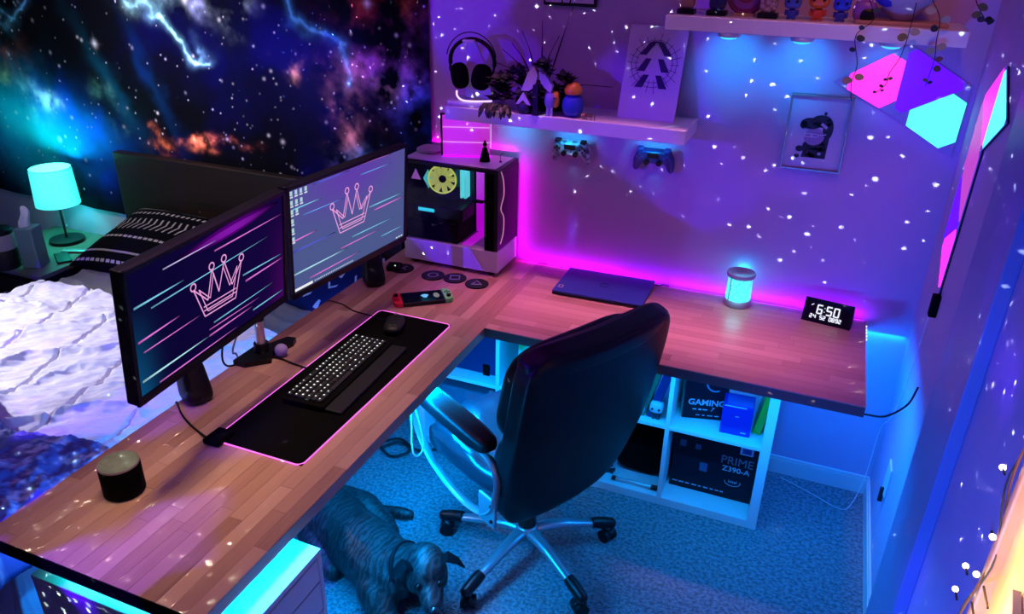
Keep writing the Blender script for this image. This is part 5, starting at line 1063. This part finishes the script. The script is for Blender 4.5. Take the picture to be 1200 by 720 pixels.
# ================================================================== DRAWER UNIT under the near end
dx0, dx1, dy0, dy1, DZ = -1.575, -0.998, -2.112, -1.768, 0.700
t = thing('drawer_unit', 'white drawer unit under the near end of the desk with a cyan lit top', 'drawer unit', (dx0, dy0, 0))
DW, DD = dx1-dx0, dy1-dy0
bx(t, 'top', (DW/2, DD/2, DZ-0.008), (DW, DD, 0.016), M['white'], 0.0015); bx(t, 'side', (DW/2, 0.007, (DZ-0.016+0.04)/2), (DW-0.004, 0.014, DZ-0.056), M['white'], 0.001); bx(t, 'side', (DW/2, DD-0.007, (DZ-0.016+0.04)/2), (DW-0.004, 0.014, DZ-0.056), M['white'], 0.001)
bx(t, 'back', (0.008, DD/2, (DZ+0.02)/2), (0.012, DD-0.03, DZ-0.06), M['white'], 0.001); bx(t, 'plinth', (DW/2, DD/2, 0.02), (DW-0.04, DD-0.03, 0.04), M['white'], 0.001)
z_ = DZ-0.020
for hgt in (0.075, 0.095, 0.115, 0.135, 0.205):
    d_o = bx(t, 'drawer', (DW-0.010, DD/2, z_-hgt/2), (0.018, DD-0.034, hgt-0.005), M['white'], 0.001)
    z_ -= hgt
# monitor-desk LED on the cabinet is the strip under the desk

# ================================================================== THINGS IN THE CUBE SHELF
def ybx(x): return x
c_txt = mat('pale_blue_ink', (0.45, 0.52, 0.68), 0.5)
t = thing('motherboard_box', 'large dark component box lettered PRIME Z390 in the lower right cube', 'box', (-0.203, -0.335, fr))
MB().box((0, 0.06, 0.135), (0.325, 0.09, 0.27), 0.002).build('carton', mat('dark_carton', (0.004, 0.005, 0.016), 0.5, spec=0.2), t)
text('lettering', 'PRIME', 0.052, mat('grey_ink', (0.22, 0.24, 0.32), 0.4), t, (0.090, 0.0142, 0.185), (R(90), 0, 0), 0.92)
text('lettering', 'Z390-A', 0.034, c_txt, t, (0.090, 0.0142, 0.145), (R(90), 0, 0)); text('lettering', 'intel', 0.020, c_txt, t, (0.085, 0.0142, 0.088), (R(90), 0, 0))
MB().tube([(0.085+0.030*math.cos(a), 0.0142, 0.086+0.018*math.sin(a)) for a in np.linspace(PI*0.95, 2.1*PI, 16)], 0.0012, 4).build('oval_mark', c_txt, t)
def fine_print(par, x0, x1, y, z, h):
    # rows of illegible small print: short dashes of uneven length
    mb = MB(); r_ = random.Random(int(abs(x0)*1000)+3); x = x0
    while x < x1:
        L = r_.uniform(0.006, 0.022); mb.box((x+L/2, y, z), (L, 0.0008, h*r_.uniform(0.6, 1.0))); x += L+r_.uniform(0.003, 0.010)
    return mb.build('fine_print', c_txt, par)
fine_print(t, -0.15, 0.045, 0.0146, 0.028, 0.006)
MB().box((0.120, 0.0148, 0.245), (0.050, 0.001, 0.036)).build('sticker', c_txt, t); MB().box((0.120, 0.0140, 0.245), (0.034, 0.001, 0.024)).build('sticker', mat('sticker_navy', (0.02, 0.04, 0.25), 0.5), t)
MB().box((-0.035, 0.0148, 0.125), (0.030, 0.001, 0.040)).box((-0.065, 0.0148, 0.215), (0.022, 0.001, 0.024)).box((-0.125, 0.0148, 0.218), (0.024, 0.001, 0.030)).build('picture_print', mat('dull_blue', (0.06, 0.10, 0.22), 0.5), t)
t = thing('graphics_card_box', 'dark component box lettered GAMING with a green side in the upper right cube', 'box', (-0.275, -0.285, 0.380), R(14))
MB().box((0, 0.03, 0.12), (0.165, 0.12, 0.24), 0.002).build('carton', mat('black_carton', (0.004, 0.004, 0.014), 0.5, spec=0.2), t)
MB().box((-0.083, 0.03, 0.10), (0.001, 0.112, 0.20)).build('green_side', mat('green_cyan_print', (0.05, 0.40, 0.32), 0.5, vary=(9, (0.02, 0.12, 0.20), (1, 1, 1), 2)), t)
text('lettering', 'GAMING', 0.036, c_txt, t, (0.006, -0.0306, 0.075), (R(90), 0, 0), 1.0, off=0.0008); text('lettering', '7', 0.024, c_txt, t, (0.028, -0.0306, 0.047), (R(90), 0, 0), shear=0.3); fine_print(t, -0.045, 0.012, -0.0304, 0.044, 0.007); fine_print(t, -0.03, 0.06, -0.0304, 0.018, 0.004)
MB().tube([(0.03+0.034*math.cos(a), -0.031, 0.17+0.040*math.sin(a)) for a in np.linspace(0.3, 5.2, 18)], 0.003, 4).sph((0.035, -0.032, 0.180), 0.012, (1, 0.1, 1.2)).build('picture_print', mat('blue_print', (0.10, 0.25, 0.45), 0.4), t)
t = thing('blue_box', 'glossy blue cube box in front of the lettered component box', 'box', (-0.140, -0.375, 0.380), R(3))
MB().box((0, 0.045, 0.065), (0.112, 0.09, 0.13), 0.003).build('carton', mat('blue_carton', (0.01, 0.02, 0.34), 0.15), t)
fine_print(t, 0.020, 0.042, -0.0004, 0.016, 0.004); MB().box((-0.01, -0.0003, 0.125), (0.08, 0.001, 0.004)).box((0.0, 0.0, 0.083), (0.014, 0.001, 0.003)).build('print_line', c_txt, t)
t = MB().box((0, 0, 0.10), (0.03, 0.15, 0.20), 0.002).build('green_case', mat('green_case', (0.08, 0.42, 0.03), 0.4)); t.location = (-0.065, -0.26, 0.380); t.rotation_euler = (0, R(10), 0); tag(t, 'green game case leaning at the right of the upper right cube', 'case')
# books in the second cube
for k, (x, colr, nm, tilt) in enumerate(((-0.560, (0.04, 0.14, 0.45), 'blue', 14), (-0.520, (0.03, 0.12, 0.07), 'dark green', 14), (-0.478, (0.01, 0.02, 0.12), 'navy', 14))):
    t = thing('book', '%s book leaning in the cube left of the divider' % nm, 'book', (x, -0.30, 0.382), rot=(0, R(tilt), 0), group='books leaning in the second cube')
    MB().box((0.017, 0.0, 0.125), (0.034, 0.17, 0.25), 0.002).build('cover', mat('book_'+nm.replace(' ', '_'), colr, 0.4), t); MB().box((0.017, 0.001, 0.2505), (0.026, 0.16, 0.002)).build('pages', M['white'], t)
for x, nm, h in ((-0.500, 'small pale figurine left in the cube with the books', 0.05), (-0.440, 'larger pale figurine with round head beside the divider', 0.085)):
    figure('figurine', nm, 'figurine', (x, -0.385, 0.380), (cD if h > 0.06 else cE, mat('fig_pale', (0.45, 0.5, 0.6), 0.5)), h, 'figures in the second cube')
t = thing('dark_bag', 'dark fabric pouch in the lower cube left of the component box', 'bag', (-0.500, -0.22, fr)); MB().cushion((0, 0, 0.10), (0.22, 0.20, 0.20), 4).sm().build('pouch', M['matte'], t); MB().tube(bez([(-0.05, 0, 0.19), (-0.03, 0, 0.24), (0.03, 0, 0.24), (0.05, 0, 0.19)]), 0.006, 6).build('handle', M['matte'], t)
figure('figurine', 'small armoured figurine in the lower cube next to the chair', 'figurine', (-0.610, -0.345, fr), (cD, mat('fig_grey', (0.35, 0.42, 0.5), 0.3)), 0.085)
t = thing('metal_torch', 'slim metal flashlight lying on the bottom of the lower cube', 'flashlight', (-0.490, -0.385, fr+0.011), R(1))
MB().cyl((-0.085, 0, 0), (0.07, 0, 0), 0.008).cyl((-0.02, 0, 0), (-0.012, 0, 0), 0.0095).sm().build('barrel', M['chrome'], t); MB().cyl((0.065, 0, 0), (0.090, 0, 0), 0.0105).build('head', M['black'], t); MB().cyl((-0.100, 0, 0), (-0.083, 0, 0), 0.0095).build('end_cap', M['dark'], t)
t = MB().box((0, 0, 0.15), (0.25, 0.22, 0.30), 0.006).build('green_patterned_bin', mat('leaf_pattern', (0.05, 0.28, 0.06), 0.5, vary=(11, (0.55, 0.75, 0.75), (1, 1, 1), 2))); t.location = (-0.905, -0.26, 0.380); tag(t, 'green and white leafy patterned bin in the third cube', 'bin')
t = thing('navy_bin', 'navy fabric storage bin in the leftmost upper cube', 'bin', (-1.278, -0.22, 0.380)); MB().box((0, 0.02, 0.155), (0.32, 0.30, 0.31), 0.006).build('body', mat('navy_fabric', (0.01, 0.015, 0.10), 0.8), t); MB().box((0.10, -0.135, 0.02), (0.03, 0.008, 0.06), 0.002).build('pull_tab', M['matte'], t)
for k in range(2):
    t = thing('white_bottle', 'small white bottle %s in the leftmost lower cube' % ('on the left' if k == 0 else 'on the right'), 'bottle', (-1.165+0.035*k, -0.33, fr), group='bottles in the leftmost lower cube'); MB().lathe([(0, 0), (0.013, 0), (0.013, 0.20), (0.008, 0.215), (0.008, 0.23)], n=16).sm().build('body', M['whiteplastic'], t); MB().cyl((0, 0, 0.228), (0, 0, 0.25), 0.010).build('cap', M['whiteplastic'], t)
t = MB().box((0, 0, 0.11), (0.24, 0.20, 0.22), 0.01).build('storage_box', mat('slate_box', (0.12, 0.16, 0.25), 0.6)); t.location = (-1.30, -0.22, fr); tag(t, 'slate blue storage box in the leftmost lower cube', 'box')

# ================================================================== OFFICE CHAIR
d = Vector((-0.882, 0.471, 0)); CH = thing('office_chair', 'black leather executive office chair with silver arms and star base', 'office chair', (-0.774, -0.895, 0), math.atan2(d.y, d.x))
# star base
ang0 = math.atan2(-1.21+0.895, -0.867+0.774)-math.atan2(d.y, d.x)
for k in range(5):
    a = ang0+k*2*PI/5; c, s = math.cos(a), math.sin(a); f = lambda r_, z: (r_*c, r_*s, z)
    lg = MB().tube([f(0.02, 0.125), f(0.07, 0.128), f(0.15, 0.118), f(0.23, 0.100), f(0.29, 0.085)], [0.026, 0.026, 0.022, 0.018, 0.014], 10, flat=(1.0, 0.75)).sm().build('leg', M['silver'], CH)
    MB().tube([f(0.255, 0.098), f(0.29, 0.090), f(0.33, 0.080)], [0.020, 0.023, 0.020], 10).sph(f(0.333, 0.079), 0.020).sm().build('leg_cap', M['black'], lg)
    cs = thing('caster', '', '', f(0.322, 0), a+0.6+k*0.7); cs.parent = CH; del cs['label']; del cs['category']
    MB().cyl((0, 0, 0.05), (0, 0, 0.072), 0.010).build('stem', M['silver'], cs)
    for s_ in (-1, 1): MB().cyl((0, s_*0.008, 0.026), (0, s_*0.026, 0.026), 0.026, n=20).sm().build('wheel', M['black'], cs)
    MB().cushion((0, 0, 0.038), (0.05, 0.030, 0.034), 3).sm().build('hood', M['black'], cs)
MB().lathe([(0, 0.10), (0.042, 0.10), (0.046, 0.12), (0.040, 0.145), (0.034, 0.150), (0, 0.150)]).sm().build('hub', M['silver'], CH)
MB().lathe([(0, 0.14), (0.033, 0.14), (0.033, 0.30), (0.024, 0.30), (0.024, 0.40), (0, 0.40)]).sm().build('gas_lift', M['black'], CH)
MB().box((0, 0, 0.395), (0.24, 0.18, 0.035), 0.01).build('tilt_plate', M['black'], CH)
def seatfn(c): return Vector((c.x, c.y, c.z-0.05*max(0, (c.x-0.14)/0.12)**2+(0.009*(1-abs(math.sin(c.x*26+1.5*math.sin(c.y*8))))**1.5+0.004*math.sin(c.y*60+c.x*20) if c.z > 0 else 0)-0.018*math.exp(-((abs(c.y)-0.20)/0.02)**2)*(1 if c.z > 0 else 0)))
MB().cushion((0.085, -0.01, 0.495), (0.52, 0.52, 0.13), 4, 18, fn=seatfn).sm().build('seat', M['seat_leather'], CH)
TL_ = R(13)
def backfn(c):
    # slight wrap-around curve, narrower at the bottom
    f = max(0.0, min(1.0, (c.z+0.37)/0.30)); return Vector((c.x+0.30*c.y*c.y-0.02*math.cos(c.z*4), c.y*(0.80+0.20*f**0.6), c.z))
BK = (-0.20, -0.035, 0.69)
MB().cushion(BK, (0.085, 0.60, 0.735), 9, 16, rot=(0, -TL_, 0), fn=backfn).sm().build('backrest_shell', M['leather'], CH)
MB().cushion((BK[0]+0.055, BK[1], BK[2]+0.13), (0.10, 0.52, 0.38), 4, 12, rot=(0, -TL_, 0), fn=lambda c: Vector((c.x+0.25*c.y*c.y, c.y, c.z))).sm().build('backrest_cushion', M['leather'], CH)
MB().cushion((BK[0]-0.070, BK[1], BK[2]+0.312), (0.105, 0.585, 0.080), 4, 14, rot=(0, -TL_, 0), fn=lambda c: Vector((c.x+0.30*c.y*c.y, c.y, c.z))).sm().build('top_roll', M['leather'], CH)
MB().cushion((BK[0]+0.105, BK[1], BK[2]-0.15), (0.12, 0.48, 0.26), 4, 12, rot=(0, -TL_, 0), fn=lambda c: Vector((c.x+0.25*c.y*c.y, c.y, c.z))).sm().build('lumbar_cushion', M['leather'], CH)
for s in (1, -1):
    yy = s*0.275-0.01
    am = MB().tube(bez([(-0.145, yy, 0.50), (-0.150, yy, 0.58), (-0.10, yy, 0.632), (0.08, yy, 0.655), (0.25, yy, 0.655), (0.300, yy, 0.62), (0.285, yy, 0.52), (0.20, yy*0.98, 0.42), (0.06, yy*0.96, 0.365), (-0.06, yy*0.97, 0.38), (-0.13, yy, 0.44), (-0.145, yy, 0.50)], 8)[:-1], 0.0080, 8, closed=True, flat=(1.9, 0.8)).sm().build('arm_frame', M['silver'], CH)
    MB().cushion((0.075, yy, 0.685), (0.40, 0.085, 0.058), 4, 10, rot=(0, R(-3), 0)).sm().build('arm_pad', M['leather'], am)
    MB().box((-0.105, yy, 0.425), (0.085, 0.014, 0.11), 0.006).build('arm_bracket', M['silver'], am)
    for bz_ in (0.40, 0.46): MB().cyl((-0.135, yy-0.012*s, bz_), (-0.135, yy+0.014*s, bz_), 0.006, n=10).build('bolt', M['black'], am)

# ================================================================== DOG
DG = thing('dog', 'brindle short-haired dog lying on the carpet beside the desk', 'dog', (-1.25, -1.15, 0))
def W(p): return Vector(p)-Vector((-1.25, -1.15, 0))
mb = MB()
def chain(pts, sc=(1, 1, 1)):
    for (p, r0), (q, r1) in zip(pts, pts[1:]):
        p = W(p); q = W(q); L = (q-p).length; n = max(2, int(L/(0.35*min(r0, r1)))+1)
        for k in range(n+1):
            f = k/n; mb.sph(p.lerp(q, f), r0+(r1-r0)*f, sc, n=12)
# trunk: rump -> loin -> ribs -> chest -> neck
chain([((-1.515, -1.085, 0.110), 0.095), ((-1.46, -1.12, 0.122), 0.108), ((-1.36, -1.165, 0.118), 0.104), ((-1.26, -1.215, 0.128), 0.116), ((-1.16, -1.26, 0.128), 0.112), ((-1.10, -1.285, 0.135), 0.092)])
chain([((-1.13, -1.265, 0.150), 0.088), ((-1.06, -1.275, 0.180), 0.074), ((-1.00, -1.275, 0.200), 0.066)])
# skull and muzzle
HD = Vector((0.015, 0.040, 0.008)); W0 = W
def W(p): return W0(p)+HD
chain([((-1.005, -1.315, 0.203), 0.073), ((-0.985, -1.335, 0.198), 0.069)]); chain([((-0.975, -1.345, 0.182), 0.050), ((-0.945, -1.385, 0.158), 0.042), ((-0.928, -1.408, 0.146), 0.037)])
chain([((-0.975, -1.355, 0.165), 0.036), ((-0.935, -1.400, 0.135), 0.026)])   # jaw
for s in (-1, 1):   # cheeks and brows
    sd = Vector((0.80, 0.60, 0))*s; c = Vector((-0.985, -1.34, 0.18)); p = c+sd*0.038; chain([(tuple(p), 0.036), (tuple(p+Vector((0.01, -0.012, -0.015))), 0.030)])
    p = Vector((-0.968, -1.362, 0.222))+sd*0.030; chain([(tuple(p), 0.018), (tuple(p+Vector((-0.01, 0.01, 0.004))), 0.020)])
W = W0
# hind leg toward the chair: thigh, shank, hock, foot
chain([((-1.47, -1.06, 0.115), 0.090), ((-1.40, -1.03, 0.095), 0.082), ((-1.31, -1.035, 0.065), 0.058), ((-1.27, -1.045, 0.050), 0.044)])
chain([((-1.28, -1.045, 0.045), 0.040), ((-1.36, -0.990, 0.040), 0.034), ((-1.44, -0.945, 0.034), 0.028), ((-1.455, -0.935, 0.030), 0.026)])
chain([((-1.445, -0.935, 0.026), 0.025), ((-1.36, -0.915, 0.024), 0.021), ((-1.300, -0.905, 0.024), 0.025), ((-1.265, -0.898, 0.022), 0.022)])
# other haunch near the desk, tail curled behind
chain([((-1.50, -1.17, 0.08), 0.075), ((-1.42, -1.26, 0.055), 0.050), ((-1.36, -1.28, 0.045), 0.040)])
chain([((-1.58, -1.06, 0.06), 0.030), ((-1.62, -1.00, 0.030), 0.020), ((-1.60, -0.93, 0.020), 0.014), ((-1.54, -0.89, 0.014), 0.010)])
# shoulder and fore legs, folded forward under the head
chain([((-1.10, -1.22, 0.10), 0.068), ((-1.02, -1.20, 0.060), 0.048), ((-1.00, -1.24, 0.035), 0.032), ((-0.92, -1.34, 0.028), 0.025), ((-0.88, -1.42, 0.026), 0.024), ((-0.865, -1.45, 0.022), 0.026)])
chain([((-1.14, -1.34, 0.10), 0.070), ((-1.08, -1.39, 0.050), 0.045), ((-1.04, -1.42, 0.032), 0.030), ((-0.98, -1.50, 0.026), 0.024), ((-0.955, -1.54, 0.022), 0.025)])
brn = D.materials.new('brindle_fur'); brn.use_nodes = True; nt = brn.node_tree; b = nt.nodes['Principled BSDF']; tc = nt.nodes.new('ShaderNodeTexCoord')
mp = nt.nodes.new('ShaderNodeMapping'); mp.inputs['Scale'].default_value = (1, 0.5, 0.6); mp.inputs['Rotation'].default_value = (0, 0, 0.45); nt.links.new(tc.outputs['Object'], mp.inputs[0])
wv = nt.nodes.new('ShaderNodeTexWave'); wv.inputs['Scale'].default_value = 17; wv.inputs['Distortion'].default_value = 13; wv.inputs['Detail'].default_value = 5; wv.inputs['Detail Scale'].default_value = 1.6; nt.links.new(mp.outputs[0], wv.inputs[0])
rp = nt.nodes.new('ShaderNodeValToRGB'); rp.color_ramp.elements[0].color = (0.009, 0.008, 0.009, 1); rp.color_ramp.elements[0].position = 0.25; rp.color_ramp.elements[1].color = (0.036, 0.031, 0.031, 1); rp.color_ramp.elements[1].position = 0.85
nt.links.new(wv.outputs['Fac'], rp.inputs[0]); nt.links.new(rp.outputs[0], b.inputs['Base Color']); b.inputs['Roughness'].default_value = 0.45; b.inputs['Specular IOR Level'].default_value = 0.35
no = nt.nodes.new('ShaderNodeTexNoise'); no.inputs['Scale'].default_value = 160; nt.links.new(tc.outputs['Object'], no.inputs['Vector']); bp = nt.nodes.new('ShaderNodeBump'); bp.inputs['Strength'].default_value = 0.4; bp.inputs['Distance'].default_value = 0.003; nt.links.new(no.outputs['Fac'], bp.inputs['Height']); nt.links.new(bp.outputs[0], b.inputs['Normal'])
body = mb.sm().build('body', brn, DG)
rmod = body.modifiers.new('r', 'REMESH'); rmod.mode = 'VOXEL'; rmod.voxel_size = 0.0065; rmod.use_smooth_shade = True
smo = body.modifiers.new('s', 'SMOOTH'); smo.iterations = 7; smo.factor = 0.6
# head frame: forward, side, up
hf = Vector((0.52, -0.68, -0.36)).normalized(); hs = Vector((0.80, 0.60, 0)).normalized(); hu = hs.cross(hf).normalized()
if hu.z < 0: hu = -hu
hc = W((-0.985, -1.340, 0.195))+HD
def HP(a, b, c): return hc+hf*(a+0.004)+hs*b+hu*c
ear = mat('dark_ear', (0.003, 0.003, 0.004), 0.7, spec=0.1)
for s in (-1, 1):
    e = MB(); e.tube([HP(-0.015, s*0.048, 0.040), HP(-0.020, s*0.070, 0.058), HP(-0.005, s*0.100, 0.048), HP(0.015, s*0.122, 0.030)], [0.022, 0.026, 0.017, 0.005], 8, flat=(1.0, 0.35)); e.sm().build('ear', ear, DG)
    p = HP(0.047, s*0.034, 0.020)
    MB().sph(p, 0.012, n=14).sm().build('eye', mat('dog_eye', (0.006, 0.004, 0.003), 0.12, spec=0.4), DG)
p = W((-0.908, -1.434, 0.150))+HD; MB().sph(p, 0.021, (1.1, 0.8, 0.8), n=14).sm().build('nose', mat('wet_nose', (0.01, 0.01, 0.012), 0.15), DG)
nk = W((-1.060, -1.276, 0.178)); ax = (W((-1.00, -1.275, 0.200))-W((-1.13, -1.265, 0.150))).normalized(); q = ax.to_track_quat('Z', 'Y')
MB().tube([nk+q @ Vector((0.077*math.cos(a), 0.077*math.sin(a), 0)) for a in np.linspace(0, 2*PI, 32, endpoint=False)], 0.0045, 6, closed=True, flat=(1, 1.6)).sm().build('collar', M['black'], DG)
